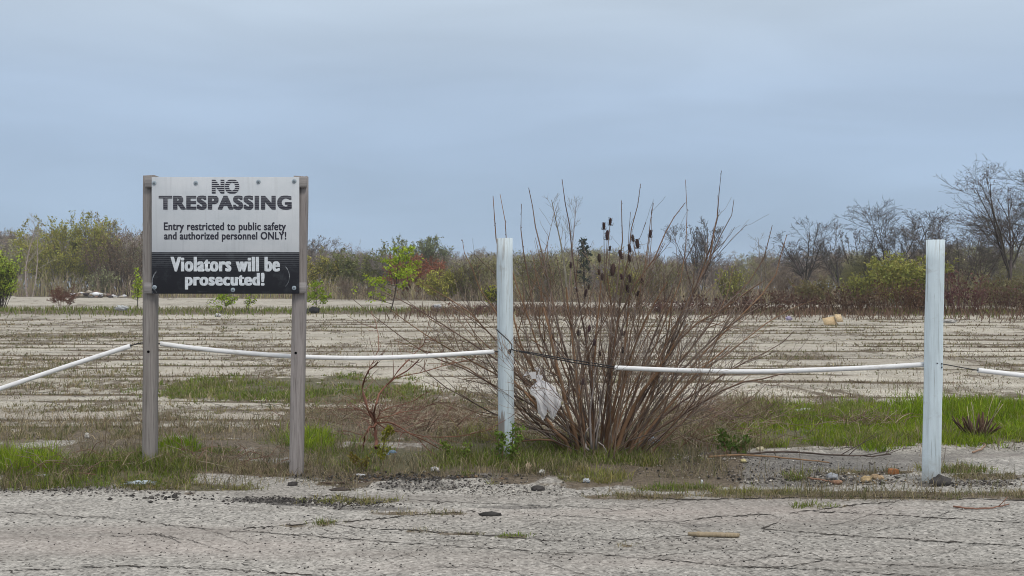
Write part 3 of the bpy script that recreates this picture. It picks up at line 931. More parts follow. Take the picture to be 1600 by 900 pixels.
# right
plant('bare_tree', 'dark bare tree with spreading crown, first of the right hand row', 'tree', 1262, 112, 342, 92, 'vase', (.10, .088, .08), None, 0, .2, 143)
plant('bare_tree', 'paler fan shaped bare tree, second of the right hand row', 'tree', 1312, 114, 350, 92, 'vase', (.155, .14, .128), None, 0, .2, 132)
plant('bare_tree', 'tall bare tree rising behind the yellow green bush', 'tree', 1396, 112, 318, 140, 'vase', (.10, .09, .083), None, 0, .2, 137)
plant('bare_tree', 'wide many stemmed bare tree beside the right white post', 'tree', 1490, 104, 332, 150, 'multi', (.135, .115, .10), None, 0, .2, 134)
plant('big_tree', 'tallest bare tree near the right edge with dark trunk', 'tree', 1578, 96, 258, 190, 'vase', (.10, .083, .073), (.17, .11, .08), 500, .12, 161)
plant('big_tree', 'bare tree cut off by the right edge of the photo', 'tree', 1640, 98, 262, 150, 'vase', (.10, .085, .075), None, 0, .12, 136)
plant('bare_tree', 'thin bare tree in the gap before the tall one behind the yellow green bush', 'tree', 1352, 118, 362, 84, 'multi', (.13, .115, .105), None, 0, .2, 151)
plant('bare_tree', 'bare tree between the wide many stemmed one and the tallest tree', 'tree', 1532, 101, 340, 100, 'vase', (.14, .12, .105), None, 0, .2, 152)
plant('bare_tree', 'bare tree whose fine top shows just left of the right white post', 'tree', 1440, 108, 345, 90, 'multi', (.13, .115, .105), None, 0, .2, 153)
plant('yellow_shrub', 'large yellow green bush left of the right white post', 'shrub', 1408, 97, 402, 110, 'bush', (.13, .12, .05), (.285, .285, .07), 6500, .26, 138, None, 'stems', 'foliage')
plant('yellow_shrub', 'smaller yellow green bush between the bare trees', 'shrub', 1336, 99, 430, 66, 'bush', (.13, .12, .05), (.29, .29, .075), 1700, .2, 139, None, 'stems', 'foliage')
plant('olive_shrub', 'dull ochre shrub under the first bare tree at right', 'shrub', 1272, 102, 436, 70, 'bush', (.16, .125, .07), (.19, .16, .07), 1700, .2, 140, None, 'stems', 'foliage')
plant('olive_shrub', 'dull ochre shrub near the right edge under the tallest tree', 'shrub', 1558, 92, 432, 120, 'bush', (.15, .12, .07), (.17, .15, .07), 2200, .2, 142, None, 'stems', 'foliage')
plant('brown_shrub', 'brown bare scrub between thin tree and first bare tree', 'shrub', 1222, 108, 428, 80, 'bush', (.15, .115, .09), None, 0, .2, 144, None, 'stems', 'twigs')
# dead thickets standing in the weedy strip
GT = 'dead brown thickets on the weedy strip'
for (px, top, wd, lab, sd, cl) in [
    (1120, 462, 90, 'low dead brown thicket behind the right tips of the big bush', 201, DEAD),
    (1195, 452, 80, 'dead brown thicket left of the tan cardboard, farther one', 202, DEAD),
    (1255, 458, 80, 'dead brown thicket beside the tan cardboard', 203, DEAD),
    (1340, 446, 90, 'dark brown dead thicket right of the tan cardboard', 204, (.10, .062, .042)),
    (1395, 436, 90, 'tallest brown thicket in front of the large yellow green bush', 205, (.125, .075, .045)),
    (1437, 446, 60, 'dead thicket half hidden by the right white post', 206, (.11, .062, .05)),
    (1502, 424, 84, 'tall maroon thicket right of the right white post', 207, (.125, .062, .056)),
    (1570, 444, 90, 'dead brown thicket at the right edge', 208, (.13, .08, .06)),
    (1035, 466, 80, 'dead brown thicket behind the heart of the big bush', 209, (.13, .075, .06)),
    (735, 472, 80, 'low reddish bramble left of the middle white post', 210, (.14, .085, .075)),
    (675, 478, 70, 'low reddish bramble right of the tallest sapling', 211, (.15, .095, .08)),
    (850, 474, 80, 'low reddish bramble right of the middle white post', 212, (.14, .085, .07)),
]:
    plant('dead_thicket', lab, 'thicket', px, 64 + (sd % 3), top, wd * 1.1, 'thicket', cl, cl, 420 if px > 1000 else 60, .17, sd, GT, 'canes', 'dead_leaves')

# ------------------------------------------------------------------ scrub and far woodland (uncountable)
rng = np.random.default_rng(12)
sc = MB()
n = 5200
ux = rng.uniform(-.60, .60, n)
eD = np.interp(ux, [-.62, -.424, -.05, .37, .62], [185, 178, 124, 96, 84])
D = eD * (1.0 + .28 * rng.random(n) ** 1.5)
X = ux * D
hh = rng.uniform(.8, 2.6, n) * (.5 + .9 * fbm(X * .12, D * .05, 111, 2)) * (D / 130)
ang = rng.normal(0, .25, n)
tipx = X + hh * np.sin(ang); z0 = np.zeros(n)
mid = np.stack([X + hh * .45 * np.sin(ang) * .6, D + rng.normal(0, .2, n), hh * .55], 1)
Pt = np.stack([np.stack([X, D, z0], 1), mid, np.stack([tipx, D + rng.normal(0, .3, n), hh], 1)], 1)
rr = (D / 1208. * .22)[:, None] * np.array([1.2, 1, .5])[None]
pl = np.array([(.30, .24, .17), (.24, .185, .14), (.36, .30, .2), (.28, .25, .12), (.33, .31, .13), (.23, .155, .115)])
cc = pl[np.clip((fbm(X * .07, D * .03, 113, 3) * 9 - 1.6 + rng.normal(0, .9, n)).astype(int), 0, 5)] * rng.uniform(.75, 1.25, (n, 1))
sc.tubes(Pt, rr, 3, cc, cap=False)
# twiggy side shoots
p2, r2 = grow(Pt, rr, 4, (.2, 1), (.3, .6), (40, 12), .3, .2, 3, .7, rng, .5, .3)
sc.tubes(p2, r2, 3, np.repeat(cc, 4, 0), cap=False)
tag(sc.build('undergrowth', M_BARK), kind='stuff')

wd = MB()
protos = []
for s in range(6):
    tm, cm = make_tree(11., 9., ['tree', 'multi', 'tree', 'multi', 'bush', 'tree'][s], (1, 1, 1), (1, 1, 1), 260 if s in (1, 4) else 0, .5, 300 + s, .2)
    V = []; Fa = []; off = 0
    for mbx in (tm, cm):
        vv = np.concatenate(mbx.v)
        for f in mbx.f: Fa.append(f + off)
        V.append(vv); off += len(vv)
    V = np.concatenate(V); Fa = np.concatenate([f for f in Fa if f.shape[1] == 4])
    # keep a random share of the twig tubes light enough for a mass of trees
    protos.append((V, Fa))
n = 520
k = 0
cols_w = np.array([(.23, .20, .185), (.255, .215, .19), (.29, .235, .18), (.27, .26, .14), (.23, .20, .20), (.33, .31, .15)])
while k < n:
    ux = rng.uniform(-.58, .58)
    e0 = np.interp(ux, [-.62, -.424, -.05, .37, .62], [185, 178, 124, 96, 84])
    Dd = e0 * (1.12 + 1.3 * rng.random() ** 1.2)
    # skyline of the photograph: rows the woods reach
    ty = np.interp(800 + ux * F, [-300, 0, 60, 250, 420, 560, 700, 800, 950, 1100, 1250, 1400, 1600, 1900],
                   [352, 360, 362, 366, 388, 392, 394, 396, 394, 402, 400, 392, 380, 372])
    top_h = (HY - ty) / F * Dd + H
    hgt = top_h * rng.uniform(.72, 1.07)
    V, Fa = protos[rng.integers(0, 6)]
    th = rng.uniform(0, 6.28); ca, sa = math.cos(th), math.sin(th)
    s = hgt / 11.; sx = s * rng.uniform(.9, 1.5)
    VV = np.stack([(V[:, 0] * ca - V[:, 1] * sa) * sx + ux * Dd, (V[:, 0] * sa + V[:, 1] * ca) * sx + Dd, V[:, 2] * s], 1)
    # thin out: choose a random subset of faces
    q = rng.random(len(Fa) // 3) < .55
    sel = np.repeat(q, 3)
    Fs = Fa[:len(sel)][sel]
    us, inv = np.unique(Fs, return_inverse=True)
    c = cols_w[int(np.clip(fbm(np.array([ux * 14]), np.array([Dd * .01]), 117, 2)[0] * 8 - 1.2 + rng.normal(0, .8), 0, 5))] * rng.uniform(.8, 1.2)
    wd.add(VV[us], inv.reshape(-1, 4), c)
    k += 1
tag(wd.build('far_woodland', M_BARK), kind='stuff')

# ------------------------------------------------------------------ the air
hz = MB(); hz.box((0, 325, 9.5), (1900, 800, 21))
hm_ = bpy.data.materials.new('haze'); hm_.use_nodes = True
ht_ = hm_.node_tree; ht_.nodes.remove(ht_.nodes['Principled BSDF'])
pv = ht_.nodes.new('ShaderNodeVolumePrincipled')
pv.inputs['Color'].default_value = (.80, .86, .93, 1)
pv.inputs['Density'].default_value = .00028
pv.inputs['Anisotropy'].default_value = .1
ht_.links.new(pv.outputs[0], ht_.nodes['Material Output'].inputs['Volume'])
tag(hz.build('haze', hm_), kind='stuff')

# ------------------------------------------------------------------ timber materials


def wood_mat(name, lo, hi, dark, paint=None, wear=.5, along_x=False, bare=None):
    m, t, b = newmat(name, .85, .2)
    co = node(t, 'ShaderNodeTexCoord').outputs['Object']
    g1 = noise_n(t, co, 1.0, 6, .65, (2.2, 60, 60) if along_x else (60, 60, 2.2))
    g2 = noise_n(t, co, 1.0, 5, .7, (3.5, 130, 130) if along_x else (130, 130, 3.5))
    g3 = noise_n(t, co, 1.0, 3, .5, (7, 7, 1.6))
    c = mix_c(t, rng_n(t, g1, .32, .68), lo, hi)
    c = mix_c(t, rng_n(t, g2, .55, .68, 0, .75), c, dark)
    c = mix_c(t, rng_n(t, g3, .45, .75, 0, .35), c, tuple(k * .55 for k in hi))
    if paint:
        g4 = noise_n(t, co, 1.0, 6, .75, (55, 55, 1.7))
        g5 = noise_n(t, co, 1.0, 4, .6, (3, 3, 1.2))
        wearf = rng_n(t, math_n(t, 'ADD', g4, math_n(t, 'MULTIPLY', g5, .5)), wear, wear + .12)
        pc = mix_c(t, rng_n(t, noise_n(t, co, 5, 4, .6), .3, .7), tuple(k * .9 for k in paint), paint)
        pc = mix_c(t, rng_n(t, noise_n(t, co, 1.0, 5, .7, (30, 30, 1.6)), .48, .72, 0, .6), pc, tuple(k * .58 for k in paint))
        ckk = noise_n(t, co, 1.0, 5, .6, (95, 95, 1.1))
        pc = mix_c(t, rng_n(t, ckk, .62, .67, 0, .75), pc, (.14, .13, .12))
        pc = mix_c(t, rng_n(t, noise_n(t, co, 9, 5, .7), .6, .72, 0, .4), pc, (.30, .29, .27))
        sz_ = node(t, 'ShaderNodeSeparateXYZ'); t.links.new(co, sz_.inputs[0])
        low = rng_n(t, math_n(t, 'ADD', sz_.outputs['Z'], math_n(t, 'MULTIPLY', noise_n(t, co, 18, 4, .7), .35)), .42, .18)
        pc = mix_c(t, math_n(t, 'MULTIPLY', low, .55), pc, (.26, .235, .2))
        if bare:
            bf = rng_n(t, math_n(t, 'ADD', math_n(t, 'MULTIPLY', sz_.outputs['Z'], 2.0), noise_n(t, co, 1.0, 4, .6, (30, 30, 5))), 1.36, 1.26)
            side = math_n(t, 'LESS_THAN', sz_.outputs['X'], bare)
            wearf = math_n(t, 'MAXIMUM', wearf, math_n(t, 'MULTIPLY', bf, side))
        c = mix_c(t, math_n(t, 'MULTIPLY', wearf, .85), pc, c)
    t.links.new(c, b.inputs['Base Color'])
    bm = node(t, 'ShaderNodeBump'); bm.inputs['Strength'].default_value = .5; bm.inputs['Distance'].default_value = .004
    t.links.new(g1, bm.inputs['Height']); t.links.new(bm.outputs[0], b.inputs['Normal'])
    return m


M_POST = wood_mat('weathered_timber', (.165, .148, .138), (.29, .268, .252), (.075, .064, .058))
M_POST2 = wood_mat('weathered_timber_pale', (.19, .17, .16), (.33, .30, .29), (.085, .07, .065))
M_RAIL = wood_mat('rail_timber', (.20, .185, .18), (.34, .32, .31), (.09, .08, .075), None, .5, True)
M_WHITE = wood_mat('peeling_white_paint', (.26, .23, .2), (.36, .33, .3), (.12, .1, .09), (.60, .69, .735), .86)
M_WHITE2 = wood_mat('peeling_white_paint_bare_foot', (.22, .18, .15), (.32, .27, .23), (.12, .1, .09), (.60, .685, .725), .82, False, -.018)
M_STEEL = simple('galvanised_steel', (.30, .36, .40), .45, .5, 60, .2)
M_PVC = simple('white_pvc', (.72, .72, .72), .45, .35, 3, .05)
_t = M_PVC.node_tree; _b = _t.nodes['Principled BSDF']; _src = _b.inputs['Base Color'].links[0].from_socket
_co = node(_t, 'ShaderNodeTexCoord').outputs['Object']
_c = mix_c(_t, rng_n(_t, noise_n(_t, _co, 1.0, 5, .7, (9, 40, 60)), .54, .7, 0, .5), _src, (.36, .34, .30))
_t.links.new(mix_c(_t, rng_n(_t, noise_n(_t, _co, 1.0, 4, .7, (30, 90, 90)), .68, .72, 0, .6), _c, (.16, .15, .14)), _b.inputs['Base Color'])
M_CABLE = simple('black_cable', (.02, .02, .022), .55, .3)
M_HOLE = simple('dark_bore', (.006, .005, .005), 1., 0.)


def bevel_post(mb, w_, d_, h_, rng, z0=-.25, bev=.006, segs=14, lean=(0, 0), top_split=0.0, cx=0, cy=0, rot=0.):
    """square timber with eased corners, slight crook and an uneven sawn top"""
    x, y = w_ / 2, d_ / 2
    prof = np.array([(-x + bev, -y), (x - bev, -y), (x, -y + bev), (x, y - bev), (x - bev, y), (-x + bev, y), (-x, y - bev), (-x, -y + bev)])
    cr, sr = math.cos(rot), math.sin(rot)
    prof = np.stack([prof[:, 0] * cr - prof[:, 1] * sr, prof[:, 0] * sr + prof[:, 1] * cr], 1)
    zs = np.linspace(z0, h_, segs)
    V = []
    for i, z in enumerate(zs):
        s = 1 + rng.normal(0, .006)
        ox = cx + lean[0] * z + rng.normal(0, .0012); oy = cy + lean[1] * z + rng.normal(0, .0012)
        zz = np.full(8, z)
        if i == segs - 1: zz = zz + rng.normal(0, .004, 8)
        V.append(np.stack([prof[:, 0] * s + ox, prof[:, 1] * s + oy, zz], 1))
    V = np.concatenate(V)
    Fc = []
    for i in range(segs - 1):
        for k in range(8):
            a_, b_ = i * 8 + k, i * 8 + (k + 1) % 8
            Fc.append([a_, b_, b_ + 8, a_ + 8])
    mb.add(V, Fc)
    mb.f.append(np.array([[(segs - 1) * 8 + k for k in range(8)]]) + mb.n - len(V)); mb.mi.append(np.zeros(1, int))


def disc(mb, c, r, thick, sides=14, dish=0.0):
    """short cylinder facing -Y, its front at c"""
    th = np.arange(sides) * 2 * np.pi / sides
    ring = np.stack([np.cos(th) * r, np.zeros(sides), np.sin(th) * r], 1)
    back = ring + [0, thick, 0]
    inner = np.stack([np.cos(th) * r * .8, np.full(sides, -thick * .25), np.sin(th) * r * .8], 1)
    V = np.concatenate([back, ring, inner]) + np.asarray(c)
    Fc = []
    for k in range(sides):
        n_ = (k + 1) % sides
        Fc.append([k, n_, sides + n_, sides + k]); Fc.append([sides + k, sides + n_, 2 * sides + n_, 2 * sides + k])
    mb.add(V, Fc)
    mb.f.append(np.arange(2 * sides, 3 * sides)[None] + mb.n - len(V)); mb.mi.append(np.zeros(1, int))


# ------------------------------------------------------------------ the sign
SD = 10.30
k_ = SD / F
sx0 = (352 - 800) * k_
sign = thing('notice_sign', 'grey weathered warning board on two wooden posts', 'sign', (sx0, SD, 0))


def SX(px): return (px - 800) * (SD - .112) / F - sx0
def SZ(py): return H - (py - HY) * (SD - .112) / F


rng = np.random.default_rng(21)
PF = -.059        # front face of posts (local y)
pa = MB(); bevel_post(pa, .104, .118, H - (275 - HY) * k_, rng, -.2, cx=(225.0 - 352) * k_ + .052, lean=(.0030, 0))
post_l = pa.build('post', M_POST, sign)
pb = MB(); bevel_post(pb, .108, .118, H - (276 - HY) * k_, rng, -.25, cx=(453.3 - 352) * k_ + .054, lean=(.0165, 0))
post_r = pb.build('post', M_POST2, sign)
for (po, bx, bz) in ((post_l, 235, 549), (post_r, 464, 551)):
    hb = MB(); disc(hb, ((bx - 352) * k_, PF - .002, H - (bz - HY) * k_), .0115, .004, 12)
    hb.build('bolt_hole', M_HOLE, po)
# rails behind the board
for (x0, y0, x1, y1) in ((225.5, 276.5, 478.5, 292.5), (224.5, 441.5, 477.5, 458.5)):
    rb = MB()
    xa, xb, za, zb = SX(x0), SX(x1), SZ(y1), SZ(y0)
    rb.box(((xa + xb) / 2, PF - .0215, (za + zb) / 2), (xb - xa, .037, zb - za))
    rl_ = rb.build('rail', M_RAIL, sign)
    mod = rl_.modifiers.new('ease', 'BEVEL'); mod.width = .003; mod.segments = 1
# board
PY = PF - .041   # back of the board is at PF-.041
m, t, b = newmat('printed_board', .55, .35)
co = node(t, 'ShaderNodeTexCoord').outputs['Object']
sx = node(t, 'ShaderNodeSeparateXYZ'); t.links.new(co, sx.inputs[0])
zz = sx.outputs['Z']
white = mix_c(t, rng_n(t, noise_n(t, co, 3, 5, .6), .3, .7), (.42, .45, .48), (.515, .535, .56))
streak = noise_n(t, co, 1.0, 4, .65, (26, 1, 1.4))
white = mix_c(t, rng_n(t, streak, .54, .75, 0, .4), white, (.33, .34, .36))
zb0, zb1 = SZ(459), SZ(394)
fr = math_n(t, 'FRACT', math_n(t, 'DIVIDE', zz, .0170))
hgt = rng_n(t, zz, SZ(426), SZ(396))
scr = noise_n(t, co, 1.0, 5, .7, (3, 3, 160))
line = math_n(t, 'LESS_THAN', fr, math_n(t, 'MULTIPLY', hgt, .17))
blk = mix_c(t, rng_n(t, noise_n(t, co, 9, 5, .7), .5, .75), (.018, .020, .028), (.05, .055, .065))
blk = mix_c(t, math_n(t, 'MULTIPLY', line, .5), blk, (.36, .38, .41))
scuff = rng_n(t, scr, .62, .74)
blk = mix_c(t, math_n(t, 'MULTIPLY', scuff, math_n(t, 'MULTIPLY', rng_n(t, noise_n(t, co, 5, 4, .6), .5, .68), .7)), blk, (.3, .32, .35))
# curved scratches near both ends of the band
for cxp, czp, rad in ((262, 440, .13), (430, 432, .12), (268, 446, .17)):
    dv = node(t, 'ShaderNodeVectorMath', operation='DISTANCE'); 
    fl = node(t, 'ShaderNodeCombineXYZ'); t.links.new(sx.outputs['X'], fl.inputs[0]); t.links.new(zz, fl.inputs[2])
    t.links.new(fl.outputs[0], dv.inputs[0]); dv.inputs[1].default_value = (SX(cxp), 0, SZ(czp))
    rg = math_n(t, 'LESS_THAN', math_n(t, 'ABSOLUTE', math_n(t, 'SUBTRACT', dv.outputs['Value'], rad)), .0028)
    side = math_n(t, 'GREATER_THAN', math_n(t, 'MULTIPLY', math_n(t, 'SUBTRACT', sx.outputs['X'], SX(cxp)), 1 if cxp > 400 else -1), rad * .72)
    blk = mix_c(t, math_n(t, 'MULTIPLY', math_n(t, 'MULTIPLY', rg, side), rng_n(t, noise_n(t, co, 22, 3, .6), .38, .6, 0, .8)), blk, (.42, .45, .48))
rag = math_n(t, 'MULTIPLY_ADD', noise_n(t, co, 14, 3, .6), .004, zb1 - .002)
isb = math_n(t, 'LESS_THAN', zz, rag)
col = mix_c(t, isb, white, blk)
t.links.new(col, b.inputs['Base Color'])
pn = MB()
xa, xb, za, zb = SX(237), SX(467.5), SZ(459), SZ(276.5)
pn.box(((xa + xb) / 2, PY - .006, (za + zb) / 2), (xb - xa, .012, zb - za))
panel = pn.build('panel', m, sign)
mod = panel.modifiers.new('ease', 'BEVEL'); mod.width = .002; mod.segments = 1
FRONT = PY - .012
# bolts with washers
for (bx, by) in ((241, 286), (306, 286), (404, 284), (460, 283), (241.5, 449), (364, 453), (459.5, 450)):
    wb = MB(); disc(wb, (SX(bx), FRONT - .003, SZ(by)), .0185, .003, 16)
    bo = wb.build('bolt', M_STEEL, sign)
    hb = MB(); disc(hb, (SX(bx), FRONT - .011, SZ(by)), .010, .008, 6)
    hb.build('bolt_head', simple('bolt_grey', (.17, .2, .23), .5, .5), bo)
# lettering


def ink_mat(name, color, stripes=None):
    m, t, b = newmat(name, .6, .3)
    co = node(t, 'ShaderNodeTexCoord').outputs['Object']
    sx = node(t, 'ShaderNodeSeparateXYZ'); t.links.new(co, sx.inputs[0])
    c = mix_c(t, rng_n(t, noise_n(t, co, 40, 4, .7), .35, .75), color, tuple(min(1, k * 1.5 + .015) for k in color))
    if stripes:
        z_lo, z_hi, per, mx = stripes
        fr = math_n(t, 'FRACT', math_n(t, 'DIVIDE', sx.outputs['Z'], per))
        thr = rng_n(t, sx.outputs['Z'], z_lo, z_hi, 0.0, mx)
        c = mix_c(t, math_n(t, 'LESS_THAN', fr, thr), c, (.47, .49, .51))
    t.links.new(c, b.inputs['Base Color'])
    return m


INK = (.020, .020, .032)
M_INK_S = ink_mat('striped_navy_ink', INK, (SZ(330), SZ(276), .0172, .48))
M_INK = ink_mat('navy_ink', INK)
M_WHT = ink_mat('off_white_ink', (.47, .50, .53))


def letters(txt, bbox, mat, bold, shear=0.0, spacing=1.0, smear=.03, nst=3, vsm=0.0):
    cu = bpy.data.curves.new('lettering', 'FONT')
    cu.body = txt
    cu.offset = bold
    cu.shear = shear
    cu.space_character = spacing
    cu.extrude = .02
    o = bpy.data.objects.new('lettering_source', cu)
    C.objects.link(o)
    dg = bpy.context.evaluated_depsgraph_get()
    dg.update()
    me = bpy.data.meshes.new_from_object(o.evaluated_get(dg))
    bpy.data.objects.remove(o)
    bpy.data.curves.remove(cu)
    n_ = len(me.vertices)
    v = np.zeros(n_ * 3, np.float32); me.vertices.foreach_get('co', v); v = v.reshape(-1, 3)
    # heavier verticals: the same outline laid several times with small sideways steps
    x0, y0, x1, y1 = bbox
    lo, hi = v.min(0), v.max(0)
    X = SX(x0) + (v[:, 0] - lo[0]) / (hi[0] - lo[0]) * (SX(x1) - SX(x0))
    Z = SZ(y1) + (v[:, 1] - lo[1]) / (hi[1] - lo[1]) * (SZ(y0) - SZ(y1))
    polys = [tuple(p.vertices) for p in me.polygons if p.normal.z > .5]
    bpy.data.meshes.remove(me)
    mb = MB()
    hgt_ = SZ(y0) - SZ(y1)
    steps = np.linspace(-smear, smear, nst) * hgt_
    X = SX(x0) + smear * hgt_ + (X - SX(x0)) * ((SX(x1) - SX(x0) - 2 * smear * hgt_) / (SX(x1) - SX(x0)))
    by_n = {}
    for p in polys: by_n.setdefault(len(p), []).append(p)
    for i_, dx in enumerate(steps):
        for vi, dz in enumerate((-vsm, vsm) if vsm else (0,)):
            Y = np.full(n_, FRONT - .0012 - .00012 * (2 * i_ + vi))
            V = np.stack([X + dx, Y, Z + dz * hgt_], 1)
            first = True
            for k, ps in by_n.items():
                if first:
                    mb.add(V, np.array(ps)); first = False
                else:
                    mb.f.append(np.array(ps) + mb.n - n_); mb.mi.append(np.zeros(len(ps), int))
    ob = mb.build('lettering', mat, sign)
    return ob


letters('NO', (331, 281, 374, 302), M_INK_S, .012, 0, 1.12, .075, 7, .03)
letters('TRESPASSING', (248, 306, 456, 327), M_INK_S, .012, 0, 1.16, .075, 7, .03)
letters('Entry restricted to public safety', (256, 347.5, 447, 363.5), M_INK, .008, .0, 1.06, .022, 3, .012)
letters('and authorized personnel ONLY!', (256.5, 362.5, 447.5, 377.8), M_INK, .008, .0, 1.06, .022, 3, .012)
letters('Violators will be', (266.5, 401.5, 437.5, 424), M_WHT, .008, 0, 1.12, .060, 7, .012)
letters('prosecuted!', (289, 426.5, 413.5, 452), M_WHT, .008, 0, 1.12, .052, 7, .012)

# ------------------------------------------------------------------ white posts
rng = np.random.default_rng(22)
MD = 11.0
mx, mz = (791.5 - 800) / F * MD, 0
mp_ = thing('fence_post', 'white painted square post left of the big bush, its edge towards us', 'post', (mx, MD, ground_z(mx, MD)))
q = MB(); bevel_post(q, .107, .112, H - (373 - HY) / F * MD - ground_z(mx, MD), rng, -.25, lean=(-.009, 0), rot=R(-38))
q.build('timber', M_WHITE2, mp_)
RD = 10.02
rx = (1455.5 - 800) / F * RD
rp_ = thing('fence_post', 'white painted square post right of the big bush, on bare paving', 'post', (rx, RD, ground_z(rx, RD)))
q = MB(); bevel_post(q, .146, .142, H - (375 - HY) / F * RD - ground_z(rx, RD), rng, -.25, lean=(.0165, 0), rot=R(-20.5))
q.build('timber', M_WHITE, rp_)
hb = MB(); hb.tubes(np.array([[.052, -.078, 0.975], [.054, -.092, .978], [.055, -.095, .962], [.054, -.092, .945], [.052, -.078, .942]]), np.full(5, .006), 6)
hb.build('staple', M_CABLE, rp_)

# ------------------------------------------------------------------ cable and pipes


def curve_pts(pts, n=40):
    pts = np.array(pts, float)
    s = np.concatenate([[0], np.cumsum(np.linalg.norm(np.diff(pts, axis=0), axis=1))])
    q = np.linspace(0, s[-1], n)
    return np.stack([np.interp(q, s, pts[:, i]) for i in range(3)], 1)


def smooth_pts(pts, n=40):
    """Catmull-Rom through pts"""
    p = np.array(pts, float)
    p = np.concatenate([[2 * p[0] - p[1]], p, [2 * p[-1] - p[-2]]])
    o_ = []
    m_ = len(p) - 3
    for q in np.linspace(0, m_ - 1e-6, n):
        i = int(q); f = q - i
        a_, b_, c_, d_ = p[i], p[i + 1], p[i + 2], p[i + 3]
        o_.append(.5 * ((2 * b_) + (-a_ + c_) * f + (2 * a_ - 5 * b_ + 4 * c_ - d_) * f * f + (-a_ + 3 * b_ - 3 * c_ + d_) * f ** 3))
    return np.array(o_)


def pipe(label, pts, r=.0205):
    """thin-walled open-ended tube, real wall thickness"""
    c = smooth_pts(pts, 40)
    org = c[0].copy()
    mb = MB(); S = 14
    mb.tubes(c - org, np.full(len(c), r), S, cap=False)
    ins = c - org
    mb.tubes(ins[::-1], np.full(len(c), r * .82), S, cap=False)
    # ring lips
    n0 = len(c) * S
    k = np.arange(S); k1 = (k + 1) % S
    V = np.concatenate(mb.v)
    def lip(ring_a, ring_b):
        a_ = V[ring_a]; d = np.linalg.norm(a_[:, None] - V[ring_b][None], axis=2).argmin(1)
        rb = ring_b[d]
        mb.f.append(np.stack([ring_a, ring_a[k1], rb[k1], rb], 1)); mb.mi.append(np.zeros(S, int))
    lip(np.arange(S), n0 + (len(c) - 1) * S + np.arange(S))
    lip((len(c) - 1) * S + np.arange(S), n0 + np.arange(S))
    o = mb.build('barrier_pipe', M_PVC, None, smooth=False)
    o.location = org
    return tag(o, label, 'pipe', 'white plastic pipes strung between the posts')


def cable(name, label, strands, r=.0055, group='black cables strung between the posts'):
    mb = MB()
    org = np.array(strands[0][0], float)
    for s in strands:
        c = smooth_pts(s, 30)
        mb.tubes(c - org, np.full(len(c), r), 6)
    o = mb.build(name, M_CABLE)
    o.location = org
    return tag(o, label, 'cable', group)


pipe('white pipe sloping down to the left photo edge', [P(-320, 708, 10.1), P(-60, 627, 10.16), P(100, 574, 10.2), P(204, 540.5, 10.22)])
cable('steel_cable', 'black cable joining the sloping left pipe to the sign post', [[P(-60, 627, 10.16), P(100, 574, 10.2), P(204, 540.5, 10.22), P(215, 537, 10.25), P(228, 535, 10.28)]])
pipe('white sagging pipe running behind the right sign post to the middle white post',
     [P(250, 537, 10.37), P(300, 543.5, 10.43), P(365, 550, 10.5), P(460, 557, 10.62), P(560, 559.5, 10.75), P(660, 556.5, 10.86), P(772, 549.5, 10.98)])
cable('steel_cable', 'black cable end showing between the sagging pipe and middle post',
      [[P(242, 536, 10.36), P(250, 537, 10.37), P(300, 543.5, 10.43), P(365, 550, 10.5), P(460, 557, 10.62), P(560, 559.5, 10.75), P(660, 556.5, 10.86), P(772, 549.5, 10.98), P(784, 548.5, 10.98)]])
RP = [P(961, 574.5, 10.68), P(1060, 578.5, 10.54), P(1180, 580.5, 10.38), P(1300, 577, 10.22), P(1380, 573.5, 10.11), P(1444, 569.5, 10.02)]
pipe('white sagging pipe hanging across the front of the big bush to the right post', RP)
cable('steel_cable', 'black double cable looped round the middle post and reaching into the bush',
      [[P(776, 514, 11.02), P(778, 517, 10.91), P(789, 527, 10.87), P(799, 538, 10.90), P(799, 546, 10.89), P(796, 551, 10.88)],
       [P(796, 551, 10.88), P(799, 546, 10.89), P(810, 549, 10.9), P(850, 557, 10.85), P(900, 567, 10.78), P(961, 575.5, 10.68)],
       [P(801, 547, 10.91), P(830, 551, 10.88), P(880, 560, 10.81), P(930, 568, 10.73), P(961, 573, 10.68)],
       RP + [P(1452, 568.5, 9.98)],
       [P(796, 546, 10.88), P(798.5, 549, 10.87), P(796, 553, 10.88), P(794, 550, 10.88), P(796, 546, 10.88)]])
pipe('white pipe leaving past the right photo edge', [P(1528, 578.5, 10.02), P(1600, 587, 10.0), P(1700, 600, 9.98), P(1960, 640, 9.9)])
cable('steel_cable', 'thin black cable from the right post to the last pipe', [[P(1464, 567.5, 9.94), P(1480, 570, 9.98), P(1528, 578.5, 10.02), P(1600, 587, 10.0), P(1700, 600, 9.98)]], .0045)

# ------------------------------------------------------------------ the big bare bush
rng = np.random.default_rng(33)
BD = 11.45
bx0 = (945 - 800) / F * BD
bz0 = ground_z(bx0, BD)
bush = thing('bare_bush', 'large reddish brown leafless bush in the middle of the fence line', 'bush', (bx0, BD, bz0))
BASE = np.array([bx0, BD, bz0])


def bl(px, py, D): return P(px, py, D) - BASE


